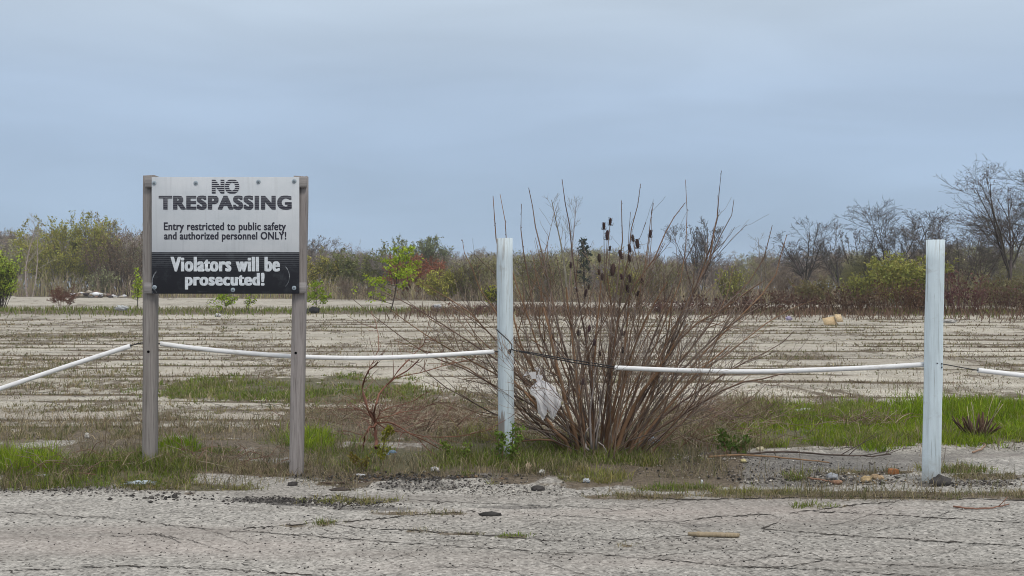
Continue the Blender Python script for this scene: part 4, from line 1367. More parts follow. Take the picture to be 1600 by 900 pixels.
ST = []; RS = []; CS = []
NS = 52
az = rng.uniform(0, 2 * np.pi, NS); ang = R(6) + R(60) * rng.random(NS) ** .8
d = np.stack([np.sin(ang) * np.cos(az), np.sin(ang) * np.sin(az) * .75, np.cos(ang)], 1)
d[:, 0] += .04
d = unit(d)
K = 9
L = 1.0 + .95 * rng.random(NS)
s0 = np.zeros((NS, K, 3)); rad = .34 * np.sqrt(rng.random(NS))
clx = np.array([-.36, -.17, .03, .15, .34])
pick = np.abs(d[:, :1] * .62 + rng.normal(0, .12, (NS, 1)) - clx[None]).argmin(1)
s0[:, 0] = np.stack([clx[pick] + rng.normal(0, .045, NS), rng.normal(0, .12, NS), np.full(NS, -.03)], 1)
for k in range(1, K):
    d = unit(d + np.array([0, 0, .14]) / (K - 1) * 2 + rng.normal(size=(NS, 3)) * .10)
    s0[:, k] = s0[:, k - 1] + d * (L / (K - 1))[:, None]
r0 = (.0036 + .0085 * rng.random(NS) ** 2)[:, None] * np.linspace(1, .28, K)[None] ** .9
# leaders whose tips stand against the sky, and long low arms
LEAD = [((930, 700), (826, 560), (780, 400), (771, 306), 11.6), ((930, 700), (850, 560), (800, 420), (783, 303), 11.7), ((925, 700), (850, 540), (822, 420), (813, 321), 11.6),
        ((930, 700), (880, 540), (843, 380), (827, 290), 11.5), ((935, 700), (915, 540), (893, 380), (880, 280), 11.3), ((945, 700), (955, 520), (970, 400), (973, 315), 11.5),
        ((945, 700), (960, 530), (985, 385), (1000, 286), 11.3), ((955, 700), (985, 540), (1010, 400), (1016, 318), 11.4), ((955, 700), (960, 520), (1030, 390), (1068, 314), 11.2),
        ((955, 700), (1010, 560), (1070, 420), (1072, 281), 11.7), ((965, 700), (1060, 520), (1112, 370), (1129, 266), 11.6), ((965, 700), (1050, 520), (1110, 390), (1122, 330), 11.4),
        ((970, 700), (1040, 540), (1115, 390), (1149, 310), 11.3), ((975, 700), (1060, 560), (1180, 430), (1206, 350), 11.8), ((980, 700), (1090, 560), (1200, 450), (1228, 368), 12.0),
        ((930, 700), (820, 560), (745, 440), (722, 374), 11.5), ((925, 700), (815, 590), (680, 500), (600, 455), 11.1), ((925, 700), (800, 600), (690, 540), (600, 478), 11.3),
        ((925, 700), (790, 610), (660, 550), (548, 470), 11.5), ((925, 700), (810, 570), (720, 480), (655, 440), 11.2), ((925, 702), (780, 650), (690, 600), (640, 560), 11.2),
        ((920, 702), (830, 600), (760, 540), (700, 470), 11.8), ((920, 702), (820, 640), (720, 570), (620, 530), 12.0), ((985, 700), (1090, 610), (1180, 560), (1245, 520), 11.6),
        ((985, 700), (1100, 580), (1210, 500), (1270, 470), 12.0), ((985, 700), (1080, 560), (1170, 490), (1230, 455), 11.5), ((985, 702), (1110, 620), (1200, 590), (1240, 580), 11.3),
        ((975, 700), (1050, 545), (1130, 480), (1195, 440), 11.2), ((935, 700), (905, 560), (882, 470), (865, 400), 11.2), ((935, 700), (890, 600), (850, 480), (835, 400), 11.9),
        ((950, 700), (955, 560), (1000, 450), (1040, 380), 11.7), ((960, 700), (1000, 580), (1045, 470), (1085, 380), 11.8)]
ld = np.stack([smooth_pts([bl(*q, BD + (D_ - BD) * f_) for q, f_ in zip(pts, (0, .4, .8, 1))], K) for *pts, D_ in LEAD])
ld[:, 1:] += rng.normal(0, .012, ld[:, 1:].shape)
ld[:, 0] += rng.normal(0, .05, (len(ld), 3)) * [1, 1, 0]
ld[:, 0, 2] = -.03
rl = (.0095 + .005 * rng.random(len(ld)))[:, None] * np.linspace(1, .24, K)[None]
# heavier old stems low down
OLD = [((905, 700), (888, 640), (868, 560), (850, 480), 11.2, .026), ((915, 700), (905, 610), (895, 540), (885, 450), 11.3, .024), ((930, 700), (925, 620), (930, 540), (940, 440), 11.5, .02),
       ((945, 702), (962, 620), (975, 540), (985, 460), 11.35, .022), ((960, 702), (1000, 620), (1040, 560), (1075, 505), 11.3, .026), ((975, 702), (1010, 640), (1035, 560), (1050, 480), 11.6, .02),
       ((895, 702), (860, 665), (830, 625), (790, 580), 11.25, .024), ((900, 704), (850, 686), (800, 690), (770, 684), 11.3, .014), ((990, 702), (1040, 640), (1080, 590), (1140, 540), 11.5, .018),
       ((950, 702), (975, 600), (1000, 520), (1040, 440), 11.15, .018), ((938, 702), (950, 600), (955, 500), (950, 430), 11.6, .018)]
od = np.stack([smooth_pts([bl(*q, BD + (D_ - BD) * f_) for q, f_ in zip(pts, (.5, .8, 1, 1))], K) for *pts, D_, r_ in OLD])
od[:, 1:] += rng.normal(0, .006, od[:, 1:].shape)
od[:, 0, 2] = -.03
ro = .82 * np.array([q[-1] for q in OLD])[:, None] * np.linspace(1, .4, K)[None]
stm = MB(); twg = MB()


def cbark(n_): 
    c = np.array([(.18, .112, .074), (.155, .105, .078), (.20, .122, .075), (.175, .132, .108), (.125, .085, .068)])
    return c[rng.integers(0, 5, n_)] * rng.uniform(.8, 1.2, (n_, 1))


stm.tubes(od, ro, 7, np.array([(.215, .128, .076)]) * rng.uniform(.7, 1.2, (len(od), 1)), cap=False)
stm.tubes(s0, r0, 5, cbark(NS), cap=False)
stm.tubes(ld, rl, 5, cbark(len(ld)), cap=False)
allP = np.concatenate([s0, od]); allR = np.concatenate([r0, ro])
p1, r1 = grow(allP, allR, 8, (.3, .98), (.16, .46), (33, 12), .3, .10, 6, .5, rng, .4, .35, .0018)
twg.tubes(p1, r1, 4, cbark(len(p1)) * np.array([1.15, 1.25, 1.35]) + .02, cap=False)
pL, rL = grow(ld, rl, 7, (.15, .62), (.12, .32), (26, 9), .4, .06, 6, .55, rng, .4, .35, .0022)
twg.tubes(pL, rL, 4, cbark(len(pL)), cap=False)
p2, r2 = grow(np.concatenate([p1, pL]), np.concatenate([r1, rL]), 3, (.15, .98), (.25, .65), (36, 12), .2, .12, 5, .7, rng, .5, .2, .0014)
twg.tubes(p2, r2, 3, cbark(len(p2)) * np.array([1.1, 1.3, 1.45]) + .03, cap=False)
# buds along the leaders
lowp, lowr = stems(34, .3, (42, 76), (1.0, 1.9), .25, .09, 7, .0055, rng, .3)
lowp[..., 1] *= .7
twg.tubes(lowp, lowr, 4, cbark(34) * np.array([1.05, 1.15, 1.2]) + .02, cap=False)
l2, q2 = grow(lowp, lowr, 8, (.3, 1), (.15, .4), (34, 12), .3, .1, 5, .55, rng, .5, .2, .0016)
twg.tubes(l2, q2, 3, cbark(len(l2)) * np.array([1.1, 1.3, 1.45]) + .03, cap=False)
pts = along(ld, 700, rng, .35) + rng.normal(0, .004, (700, 3))
twg.quads(pts, .016, np.array([.13, .08, .06]), rng)
stm.build('stems', M_BARK, bush)
twg.build('twigs', M_BARK, bush)

# ------------------------------------------------------------------ teasels
TZ = [
    ('tallest teasel with a dense cluster of heads left of the bush centre', (926, 700), 10.95,
     [(943.6, 353, 1), (953, 352, 1), (948.6, 367, 1.35), (952.8, 388, .7), (936.7, 403, 1.2), (956.4, 421, 1.75), (936, 425, .8), (941, 432, 1)]),
    ('teasel with spread heads right of the bush centre', (948, 700), 11.0,
     [(989.7, 372, 1), (996.7, 380.5, 1.35), (985, 387.5, 1.1), (1015.5, 371, 1.05), (971.4, 397, 1.3), (984, 403, 1), (971.7, 432, .8), (984, 435, 1.15), (1002.5, 438, .7), (981.4, 451, 1.1)]),
    ('teasel with heads low on the left side of the bush', (916, 700), 10.9,
     [(914.4, 457.5, 1.05), (919, 448, .7), (901, 453, .5), (892, 419, .85), (919.8, 513, 1), (903.6, 520, .8), (928, 535, .9), (910.7, 596, .9)]),
    ('shorter teasel with heads near the middle of the bush', (958, 700), 10.85,
     [(971, 519, .9), (976, 522, .8), (972.7, 547, .9), (996, 463, .8), (938.5, 552, .7)]),
]


def teasel_head(mb, c, ax, L_, rng):
    n, s = 9, 12
    ax = unit(ax)
    A = unit(np.cross(ax, [0.3, 1, .1])); B = np.cross(ax, A)
    V = []
    for i in range(n):
        f = i / (n - 1)
        rr = L_ * .185 * (math.sin(math.pi * (.08 + .86 * f)) ** .6)
        for k in range(s):
            th = 2 * math.pi * k / s
            q = rr * (1.2 if (i + k) % 2 else .82)
            V.append(c + ax * (f - .0) * L_ + A * q * math.cos(th) + B * q * math.sin(th))
    Fc = [[i * s + k, i * s + (k + 1) % s, (i + 1) * s + (k + 1) % s, (i + 1) * s + k] for i in range(n - 1) for k in range(s)]
    col = cvar((.062, .042, .040), 1, rng, .2)[0]
    mb.add(np.array(V), Fc, col)
    mb.f.append(np.array([[(n - 1) * s + k for k in range(s)]]) + mb.n - len(V)); mb.mi.append(np.zeros(1, int))
    # spines and curved bracts
    nb = 46
    th = rng.uniform(0, 2 * np.pi, nb); f = rng.uniform(.05, 1, nb)
    dirs = A[None] * np.cos(th)[:, None] + B[None] * np.sin(th)[:, None]
    p0 = c + ax[None] * f[:, None] * L_ + dirs * L_ * .15
    mb.tubes(np.stack([p0, p0 + dirs * L_ * .16 + ax[None] * L_ * .08], 1), np.tile([[.0012, .0007]], (nb, 1)), 3, np.tile(col * 1.3, (nb, 1)), cap=False)
    nb = 7
    th = np.arange(nb) * 2 * np.pi / nb + rng.uniform(0, 1)
    dirs = A[None] * np.cos(th)[:, None] + B[None] * np.sin(th)[:, None]
    ln = L_ * rng.uniform(.4, .75, nb)[:, None]
    p = np.stack([np.repeat(c[None], nb, 0), c + dirs * ln * .6, c + dirs * ln * .75 + ax[None] * ln * .6], 1)
    mb.tubes(p, np.tile([[.002, .0016, .0009]], (nb, 1)), 3, np.tile(np.array([[.12, .09, .075]]), (nb, 1)), cap=False)


for lab, bp, D_, heads in TZ:
    X = (bp[0] - 800) / F * D_
    o0 = np.array([X, D_, ground_z(X, D_) - .02])
    tz = thing('teasel', lab, 'teasel', o0, 'dead teasels growing through the bush')
    top = min(heads, key=lambda q: q[1])
    tp = P(top[0], top[1], D_)
    main = smooth_pts([o0, o0 + (tp - o0) * .45 + [rng.normal(0, .02), rng.normal(0, .02), 0], tp], 12)
    sb = MB()
    sb.tubes(main - o0, np.linspace(.0075, .003, 12), 5, np.array([.16, .115, .085]))
    for j, (hx, hy, hs) in enumerate(heads):
        Dh = D_ + rng.uniform(-.12, .12)
        hp = P(hx, hy, Dh)
        L_ = .066 * hs
        base = hp - np.array([0, 0, L_ * .5])
        if (hx, hy, hs) != top:
            f = np.clip((hp[2] - o0[2] - rng.uniform(.25, .5)) / (tp[2] - o0[2]), .1, .9)
            i = f * 11; i0 = int(i); at_ = main[i0] * (1 - i + i0) + main[min(i0 + 1, 11)] * (i - i0)
            mid = at_ * .45 + base * .55 + np.array([0, 0, -.06])
            br = smooth_pts([at_, mid, base], 7)
            sb.tubes(br - o0, np.linspace(.0042, .0026, 7), 4, np.array([.15, .11, .085]))
            ax = br[-1] - br[-2] + np.array([0, 0, .02])
        else:
            base = tp; ax = main[-1] - main[-2]
        hm = MB(); teasel_head(hm, base - o0, ax, L_, rng)
        hm.build('seed_head', M_BARK, tz)
    sb.build('stem', M_BARK, tz)
# pale splintered old stalk in the heart of the bush
stk = MB()
c0 = np.array([(928 - 800) / F * 11.0, 11.0, ground_z(.75, 11.0)])
for pts, r_ in (([(925, 702), (922, 660), (927, 610), (931, 575)], .011), ([(930, 702), (936, 660), (938, 620), (936, 600)], .009), ([(920, 704), (914, 690), (916, 672), (921, 668)], .011),
                ([(934, 690), (945, 700), (950, 712)], .007), ([(928, 680), (940, 640), (945, 610)], .006)):
    c = smooth_pts([P(*q, 11.0 + rng.normal(0, .03)) for q in pts], 10) - c0
    stk.tubes(c + rng.normal(0, .004, c.shape), np.linspace(r_, r_ * .5, 10), 5, np.array([.30, .26, .24]))
o = stk.build('dead_stalk', M_BARK); o.location = c0
tag(o, 'pale grey splintered dead stalks standing at the foot of the bush', 'stalk')

# ------------------------------------------------------------------ plastic bag caught in the bush


def crumple(mb, c, s, rng, seed, amp=.45, freq=3.0, nu=34, nv=22, col=(.75, .75, .76), tail=None):
    th = np.linspace(0, 2 * np.pi, nu, endpoint=False); ph = np.linspace(.06, np.pi - .06, nv)
    T, Ph = np.meshgrid(th, ph)
    d = np.stack([np.cos(T) * np.sin(Ph), np.sin(T) * np.sin(Ph), np.cos(Ph)], -1)
    n1 = np.abs(vnoise(d[..., 0] * freq + 9 + seed, d[..., 2] * freq + d[..., 1] * freq + 5, seed) - .5) * 2
    n2 = np.abs(vnoise(d[..., 0] * freq * 2.3 + 3, d[..., 2] * freq * 2.3 - d[..., 1] * freq * 1.9 + 5, seed + 5) - .5) * 2
    n3 = np.abs(vnoise(d[..., 1] * freq * 4.7 + 3, d[..., 2] * freq * 5.1 + d[..., 0] * freq * 4.3, seed + 9) - .5) * 2
    r_ = 1 - amp * (1 - n1) * .8 - amp * .55 * (1 - n2) - amp * .3 * (1 - n3) + amp * .5
    V = d * r_[..., None] * np.asarray(s)
    if tail is not None:
        V = tail(V)
    V = V.reshape(-1, 3) + np.asarray(c)
    ii = np.arange(nu * nv).reshape(nv, nu)
    Fc = np.stack([ii[:-1], np.roll(ii, -1, 1)[:-1], np.roll(ii, -1, 1)[1:], ii[1:]], -1).reshape(-1, 4)[:, ::-1]
    mb.add(V, Fc, np.asarray(col))
    mb.f.append(ii[0][None] + mb.n - len(V)); mb.f.append(ii[-1][::-1][None] + mb.n - len(V)); mb.mi += [np.zeros(1, int)] * 2


BGD = 11.0
bc = P(851, 607, BGD)
bag = thing('plastic_bag', 'crumpled white plastic bag snagged in the left side of the bush', 'bag', bc)
mb = MB()


nu_, nv_ = 40, 46
rb_ = np.random.default_rng(5)
for layer in (0, 1):
    uu, vv = np.meshgrid(np.linspace(-1, 1, nu_), np.linspace(0, 1, nv_))
    half = np.interp(vv, [0, .06, .2, .4, .6, .8, 1], [.012, .05, .105, .13, .115, .085, .055])
    cxx = np.interp(vv, [0, .2, .5, .8, 1], [-.035, -.005, .025, .03, .045])
    X = cxx + half * uu * (1 + .16 * np.sin(vv * 9 + 1.3 * uu + layer))
    Z = .075 - .30 * vv - .03 * vv * np.abs(uu) + .02 * np.sin(uu * 5 + 2 * vv + layer) * vv
    # torn hem
    hem = (vnoise(uu * 7 + 3, vv * 0 + layer, 7) - .5) * .11
    Z = Z + hem * vv ** 4
    fold = .030 * np.sin(uu * 7 + vv * 5 + 2 * np.sin(vv * 4) + layer * 1.5) * (.3 + vv) + .022 * (fbm(uu * 3 + 5, vv * 5 + layer * 7, 9, 3) - .5)
    belly = .075 * np.sin(np.pi * np.clip(vv * .95, 0, 1)) * np.sqrt(np.clip(1 - uu ** 2, 0, 1))
    Y = fold + (-belly if layer == 0 else belly)
    ii_ = np.arange(nu_ * nv_).reshape(nv_, nu_)
    f_ = np.stack([ii_[:-1, :-1], ii_[:-1, 1:], ii_[1:, 1:], ii_[1:, :-1]], -1).reshape(-1, 4)
    # small rents in the film
    cen = (uu[:-1, :-1].ravel(), vv[:-1, :-1].ravel())
    keep = ~((fbm(cen[0] * 3 + layer * 9, cen[1] * 4, 13, 3) > .66) & (cen[1] > .35))
    mb.add(np.stack([X, Y, Z], -1).reshape(-1, 3), f_[keep], (.92, .91, .92))
mb.build('bag_body', M_BAG, bag, smooth=True)


def ribbon(pts, w_):
    c = smooth_pts(pts, 16); c += rb_.normal(0, .004, c.shape)
    ww = np.linspace(w_, w_ * .35, 16)[:, None] * np.array([.5, .3, .8]) * (1 + .5 * np.sin(np.arange(16) * 1.1))[:, None]
    o_ = MB(); k = np.arange(15)
    o_.add(np.concatenate([c - ww, c + ww]), np.stack([k, k + 1, k + 17, k + 16], 1), (.86, .85, .87))
    o_.build('bag_handle', M_BAG, bag, smooth=True)


ribbon([(-.035, 0, .07), (-.08, -.01, .11), (-.14, .01, .135), (-.19, 0, .125)], .04)
ribbon([(-.03, 0, .07), (-.055, .01, .12), (-.05, .0, .175), (-.085, .01, .185)], .03)

# ------------------------------------------------------------------ small plants by the fence line
SD2 = 11.1
o0 = np.array([(590 - 800) / F * SD2, SD2, ground_z(-1.23, SD2)])
sh = thing('red_shrub', 'small arching red stemmed bare shrub between the wooden sign and middle white post', 'shrub', o0)
A = [([(588, 700), (587, 680), (586, 655)], .020), ([(586, 660), (571, 628), (567, 602), (577, 580), (590, 565)], .012), ([(586, 658), (587, 630), (604, 602), (636, 578), (655, 562)], .011),
     ([(586, 655), (576, 640), (569, 615)], .010), ([(588, 662), (575, 672), (570, 690), (566, 705)], .010), ([(588, 660), (612, 662), (645, 682), (690, 702)], .009),
     ([(588, 655), (620, 645), (660, 640), (690, 625)], .005), ([(587, 658), (600, 640), (640, 630), (672, 610)], .005), ([(588, 660), (630, 676), (700, 682), (770, 672)], .006),
     ([(587, 655), (560, 640), (540, 632)], .005), ([(604, 602), (630, 570), (655, 545), (672, 520)], .005), ([(575, 585), (590, 545), (588, 500)], .005), ([(620, 590), (690, 572), (740, 560)], .005)]
mb = MB(); tw = MB()
allc = []
for pts, r_ in A:
    c = smooth_pts([P(*q, SD2 + .25 * math.sin(i * 1.7 + r_ * 900)) if i else P(*q, SD2) for i, q in enumerate(pts)], 9) - o0
    c[1:] += rng.normal(0, .006, c[1:].shape)
    mb.tubes(c, np.linspace(r_, r_ * .45, 9), 6, np.array([.20, .095, .065]) * rng.uniform(.8, 1.15), cap=False)
    allc.append(c)
ac = np.stack(allc); ar = np.full(ac.shape[:2], .005)
p1, r1 = grow(ac, ar, 9, (.1, 1), (.25, .7), (45, 15), .3, .12, 5, .6, rng, .5, .2, .0018)
tw.tubes(p1, r1, 4, cvar((.20, .105, .08), len(p1), rng, .3), cap=False)
mb.build('stems', M_BARK, sh); tw.build('twigs', M_BARK, sh)


def shoot(label, px, py, D_, hpx, n, leafc, lsize, sd, spread=.05, nst=3, lean=(4, 25)):
    r2 = np.random.default_rng(sd)
    X = (px - 800) / F * D_
    o = thing('leafy_shoot', label, 'plant', (X, D_, ground_z(X, D_) - .01))
    Ht = hpx / F * D_
    p0, r0_ = stems(nst, spread, lean, (Ht * .7, Ht * 1.02), .4, .06, 7, .006, r2, .4)
    p1_, r1_ = grow(p0, r0_, 7, (.15, 1), (.2, .4), (48, 12), .4, .1, 4, .6, r2, .5, .4, .002)
    a_ = MB(); a_.tubes(p0, r0_, 5, np.array([.14, .09, .05]), cap=False); a_.tubes(p1_, r1_, 4, np.array([.15, .11, .05]), cap=False)
    a_.build('stem', M_BARK, o)
    l_ = MB(); pp = along(np.concatenate([p1_]), n, r2, .1) + r2.normal(0, lsize * .5, (n, 3))
    l_.quads(pp, lsize, cvar(leafc, n, r2, .35), r2)
    l_.build('leaves', M_LEAF, o)


shoot('yellow green young shoot beside the small red shrub', 602, 726, 10.75, 74, 260, (.22, .22, .03), .03, 61, .03, 1, (2, 6))
shoot('olive leafy sprout leaning in the verge left of the red shrub', 572, 736, 10.5, 40, 150, (.19, .16, .035), .03, 62, .10, 3, (30, 55))
shoot('bright green leafy shoots at the foot of the middle white post', 795, 728, 10.7, 62, 420, (.13, .20, .035), .036, 63, .09, 6, (4, 26))
shoot('green leafy sprig in the verge beside the tan paper', 706, 722, 10.9, 34, 160, (.16, .22, .04), .035, 64, .12, 4, (10, 40))
shoot('low dark green weed at the foot of the bush, right side', 1140, 712, 11.5, 44, 260, (.085, .135, .03), .04, 65, .12, 6, (8, 40))

# dead grass clumps and stubble
o0 = np.array([(1526 - 800) / F * 12.7, 12.7, ground_z(4.9, 12.7)])
mb = MB(); r2 = np.random.default_rng(66)
p0, r0_ = stems(46, .10, (8, 62), (.12, .27), .1, .06, 5, .012, r2, .6)
mb.tubes(p0, r0_, 4, cvar((.10, .065, .045), 46, r2, .35))
p0, r0_ = stems(5, .08, (5, 40), (.3, .5), 0, .04, 5, .005, r2, .6)
mb.tubes(p0, r0_, 4, cvar((.42, .35, .24), 5, r2, .1))
o = mb.build('stubble_clump', M_BARK); o.location = o0
tag(o, 'dark brown cut stubble clump in the grass at right', 'dead plant')
# dead twiggy brush spread under the bush : fine litter nobody could count
mb = MB(); r2 = np.random.default_rng(67)
for cx, cy, rx_, ry_, n, ln in ((660, 668, 130, 24, 520, .45), (1130, 655, 110, 34, 620, .5), (560, 645, 90, 22, 200, .35), (1090, 700, 90, 10, 140, .4), (350, 735, 140, 10, 90, .3), (120, 750, 110, 9, 60, .35), (1350, 668, 60, 7, 160, .3), (900, 690, 90, 10, 120, .4)):
    x = r2.normal(cx, rx_ * .55, n); y = np.clip(r2.normal(cy, ry_ * .5, n), 600, 765)
    D = F * H / (y - HY); X = (x - 800) / F * D
    a_ = r2.uniform(0, 2 * np.pi, n); e_ = np.abs(r2.normal(.25, .3, n)); l_ = r2.uniform(.3, 1, n) * ln
    b0 = np.stack([X, D, gh(X, D) + r2.uniform(0, .08, n)], 1)
    dv = np.stack([np.cos(a_) * np.cos(e_), np.sin(a_) * np.cos(e_), np.sin(e_)], 1) * l_[:, None]
    mid = b0 + dv * .5 + np.array([0, 0, 1]) * (l_ * r2.uniform(0, .18, n))[:, None]
    pt = np.stack([b0, mid, b0 + dv], 1)
    c = np.array([(.27, .21, .15), (.15, .10, .075), (.20, .14, .10), (.33, .28, .20), (.17, .095, .07)])[r2.integers(0, 5, n)]
    mb.tubes(pt, np.tile([[.0035, .003, .0018]], (n, 1)) * r2.uniform(.6, 1.3, (n, 1)), 3, c, cap=False)
tag(mb.build('dead_brush', M_BARK), kind='stuff')

# ------------------------------------------------------------------ stones, crumbs of asphalt, sticks, litter


def rock_v(rng, s):
    """irregular faceted lump"""
    ph = (1 + 5 ** .5) / 2
    V = np.array([(-1, ph, 0), (1, ph, 0), (-1, -ph, 0), (1, -ph, 0), (0, -1, ph), (0, 1, ph), (0, -1, -ph), (0, 1, -ph), (ph, 0, -1), (ph, 0, 1), (-ph, 0, -1), (-ph, 0, 1)]) / 1.9
    V = V * rng.uniform(.7, 1.25, (12, 1)) * np.asarray(s)
    return V


ICO = np.array([(0, 11, 5), (0, 5, 1), (0, 1, 7), (0, 7, 10), (0, 10, 11), (1, 5, 9), (5, 11, 4), (11, 10, 2), (10, 7, 6), (7, 1, 8), (3, 9, 4), (3, 4, 2), (3, 2, 6), (3, 6, 8), (3, 8, 9), (4, 9, 5), (2, 4, 11), (6, 2, 10), (8, 6, 7), (9, 8, 1)])
r2 = np.random.default_rng(70)
cr = MB()
OCT = np.array([(1, 0, 0), (-1, 0, 0), (0, 1, 0), (0, -1, 0), (0, 0, 1), (0, 0, -1)], float)
OF = np.array([(0, 2, 4), (2, 1, 4), (1, 3, 4), (3, 0, 4), (2, 0, 5), (1, 2, 5), (3, 1, 5), (0, 3, 5)])


def crumbs(cx, cy, rx_, ry_, n, s0, s1, pal_):
    x = cx + rx_ * r2.normal(0, .55, n); y = cy + ry_ * r2.normal(0, .55, n); y = np.clip(y, 690, 930)
    D = F * H / (y - HY); X = (x - 800) / F * D
    s = s0 + (s1 - s0) * r2.random(n) ** 3
    V = OCT[None] * r2.uniform(.6, 1.2, (n, 6, 1)) * s[:, None, None] * np.stack([np.ones(n), np.ones(n), r2.uniform(.4, .8, n)], 1)[:, None, :]
    a_ = r2.uniform(0, 6.28, n); ca, sa = np.cos(a_)[:, None], np.sin(a_)[:, None]
    V = np.stack([V[..., 0] * ca - V[..., 1] * sa, V[..., 0] * sa + V[..., 1] * ca, V[..., 2]], -1)
    V = V + np.stack([X, D, gh(X, D) + s * .25], 1)[:, None]
    Fc = (OF[None] + (np.arange(n) * 6)[:, None, None]).reshape(-1, 3)
    p = np.array(pal_); c = p[r2.integers(0, len(p), n)] * r2.uniform(.75, 1.25, (n, 1))
    cr.add(V.reshape(-1, 3), Fc, np.repeat(c, 6, 0))


TAR = [(.05, .046, .043), (.07, .064, .06), (.10, .09, .083), (.035, .033, .032)]
GRV = [(.30, .28, .25), (.22, .2, .18), (.4, .37, .33), (.14, .125, .11), (.08, .072, .066)]
crumbs(440, 781, 95, 5, 800, .003, .017, TAR); crumbs(540, 788, 100, 6, 700, .003, .016, TAR + GRV)
crumbs(690, 760, 150, 11, 1100, .004, .016, GRV + TAR); crumbs(830, 768, 100, 10, 500, .004, .014, GRV)
crumbs(1260, 748, 140, 11, 600, .005, .026, GRV + TAR); crumbs(1200, 733, 220, 18, 1300, .004, .014, GRV + TAR)
crumbs(1540, 756, 80, 7, 350, .006, .022, TAR + GRV); crumbs(120, 768, 170, 7, 700, .004, .016, GRV + TAR)
crumbs(800, 840, 900, 55, 1500, .004, .011, TAR); crumbs(800, 810, 900, 50, 1000, .004, .010, GRV)
crumbs(640, 748, 160, 5, 700, .006, .025, TAR + [(.16, .11, .07)]); crumbs(1400, 752, 120, 5, 220, .005, .016, GRV + [(.3, .2, .1)])
crumbs(260, 778, 60, 6, 60, .01, .028, TAR); crumbs(1100, 715, 120, 8, 300, .008, .022, GRV)
tag(cr.build('gravel', M_STONE), kind='stuff')


def stone(name, label, px, py, s, col, cat='stone', seed=1, group=None):
    r3 = np.random.default_rng(seed)
    X, D = G(px, py)
    o_ = np.array([X, D, ground_z(X, D) + s[2] * .35])
    mb = MB(); mb.add(rock_v(r3, s), ICO, col)
    o = mb.build(name, M_STONE)
    mod = o.modifiers.new('lump', 'SUBSURF'); mod.levels = 1; mod.render_levels = 2; mod.subdivision_type = 'SIMPLE'
    tx = bpy.data.textures.new('lumps', 'CLOUDS'); tx.noise_scale = max(s) * .6
    dm = o.modifiers.new('rough', 'DISPLACE'); dm.texture = tx; dm.strength = max(s) * .35; dm.mid_level = .5
    o.location = o_
    return tag(o, label, cat, group)


stone('stone', 'small pale grey stone on the verge edge left of the middle post', 680, 740, (.045, .035, .03), (.42, .41, .40), seed=1)
stone('stone', 'pale stone beside the tan torn paper', 846, 743, (.04, .03, .025), (.45, .44, .40), seed=2)
stone('stone', 'small yellowish stone below the long fallen stick', 1162, 722, (.035, .03, .028), (.42, .37, .2), seed=3)
stone('stone', 'yellowish stone lying behind the long fallen stick', 1188, 704, (.045, .035, .03), (.45, .41, .28), seed=4)
stone('rubble_stone', 'ochre broken stone, left of the two by the right post', 1353, 753, (.055, .04, .045), (.34, .255, .145), seed=5)
stone('rubble_stone', 'flat ochre stone next to the bigger ochre one', 1371, 748, (.07, .04, .03), (.33, .24, .15), seed=6)
stone('rubble_stone', 'grey rubble lump left of the ochre stones', 1300, 748, (.06, .045, .04), (.24, .25, .27), seed=7)
stone('rubble_stone', 'reddish brown flat stone in front of the ochre stones', 1307, 755, (.06, .04, .025), (.25, .15, .10), seed=8)
stone('asphalt_lump', 'dark asphalt lump against the foot of the right post', 1470, 757, (.11, .07, .055), (.06, .056, .054), 'lump', 9)
stone('asphalt_lump', 'dark crumb of asphalt right of the wooden sign post', 457, 759, (.045, .03, .03), (.05, .046, .044), 'lump', 10)
stone('asphalt_lump', 'dark asphalt bit in front of the bush', 840, 766, (.06, .04, .03), (.05, .046, .044), 'lump', 11)
stone('asphalt_lump', 'flat tar piece lying on the cracked paving at centre', 763, 805, (.09, .035, .018), (.04, .038, .036), 'lump', 12)
stone('asphalt_lump', 'flat dark tar scrap nearer the left edge of the paving', 530, 766, (.09, .03, .012), (.06, .05, .045), 'lump', 13)
stone('asphalt_lump', 'black lump on the far verge just right of the sign', 488, 493, (.45, .25, .3), (.03, .03, .032), 'lump', 14)

# brick
X, D = G(1396, 741)
mb = MB(); mb.box((0, 0, .02), (.085, .06, .05), (.40, .17, .07), taper=.08)
o = mb.build('brick_piece', M_STONE); o.location = (X, D, ground_z(X, D)); o.rotation_euler = (0.05, .06, .2)
mod = o.modifiers.new('ease', 'BEVEL'); mod.width = .008; mod.segments = 2
tag(o, 'bright orange broken brick piece near the right post', 'brick')
# plank
X, D = G(1115, 838)
mb = MB(); n = 26
xs = np.linspace(-.165, .165, n)
half = .034 * np.minimum(1, np.minimum((xs + .172) / .07, (.18 - xs) / .05)) * r2.uniform(.86, 1.06, n)
V = np.concatenate([np.stack([xs, -half, np.full(n, .002)], 1), np.stack([xs, half, np.full(n, .002)], 1),
                    np.stack([xs, half * .95, .022 + r2.normal(0, .0012, n)], 1), np.stack([xs, -half * .95, .024 + r2.normal(0, .0012, n)], 1)])
i = np.arange(n - 1)
Fc = np.concatenate([np.stack([i, i + 1, i + 1 + ((k + 1) % 4 - k) * n + k * n - 0, i + ((k + 1) % 4) * n], 1) if False else
                     np.stack([i + k * n, i + 1 + k * n, i + 1 + ((k + 1) % 4) * n, i + ((k + 1) % 4) * n], 1) for k in range(4)])
mb.add(V, Fc)
mb.f += [np.array([[0, n, 2 * n, 3 * n]]), np.array([[n - 1, 4 * n - 1, 3 * n - 1, 2 * n - 1]])]; mb.mi += [np.zeros(1, int)] * 2
mp_w = wood_mat('raw_timber', (.26, .205, .135), (.36, .295, .205), (.16, .11, .07))
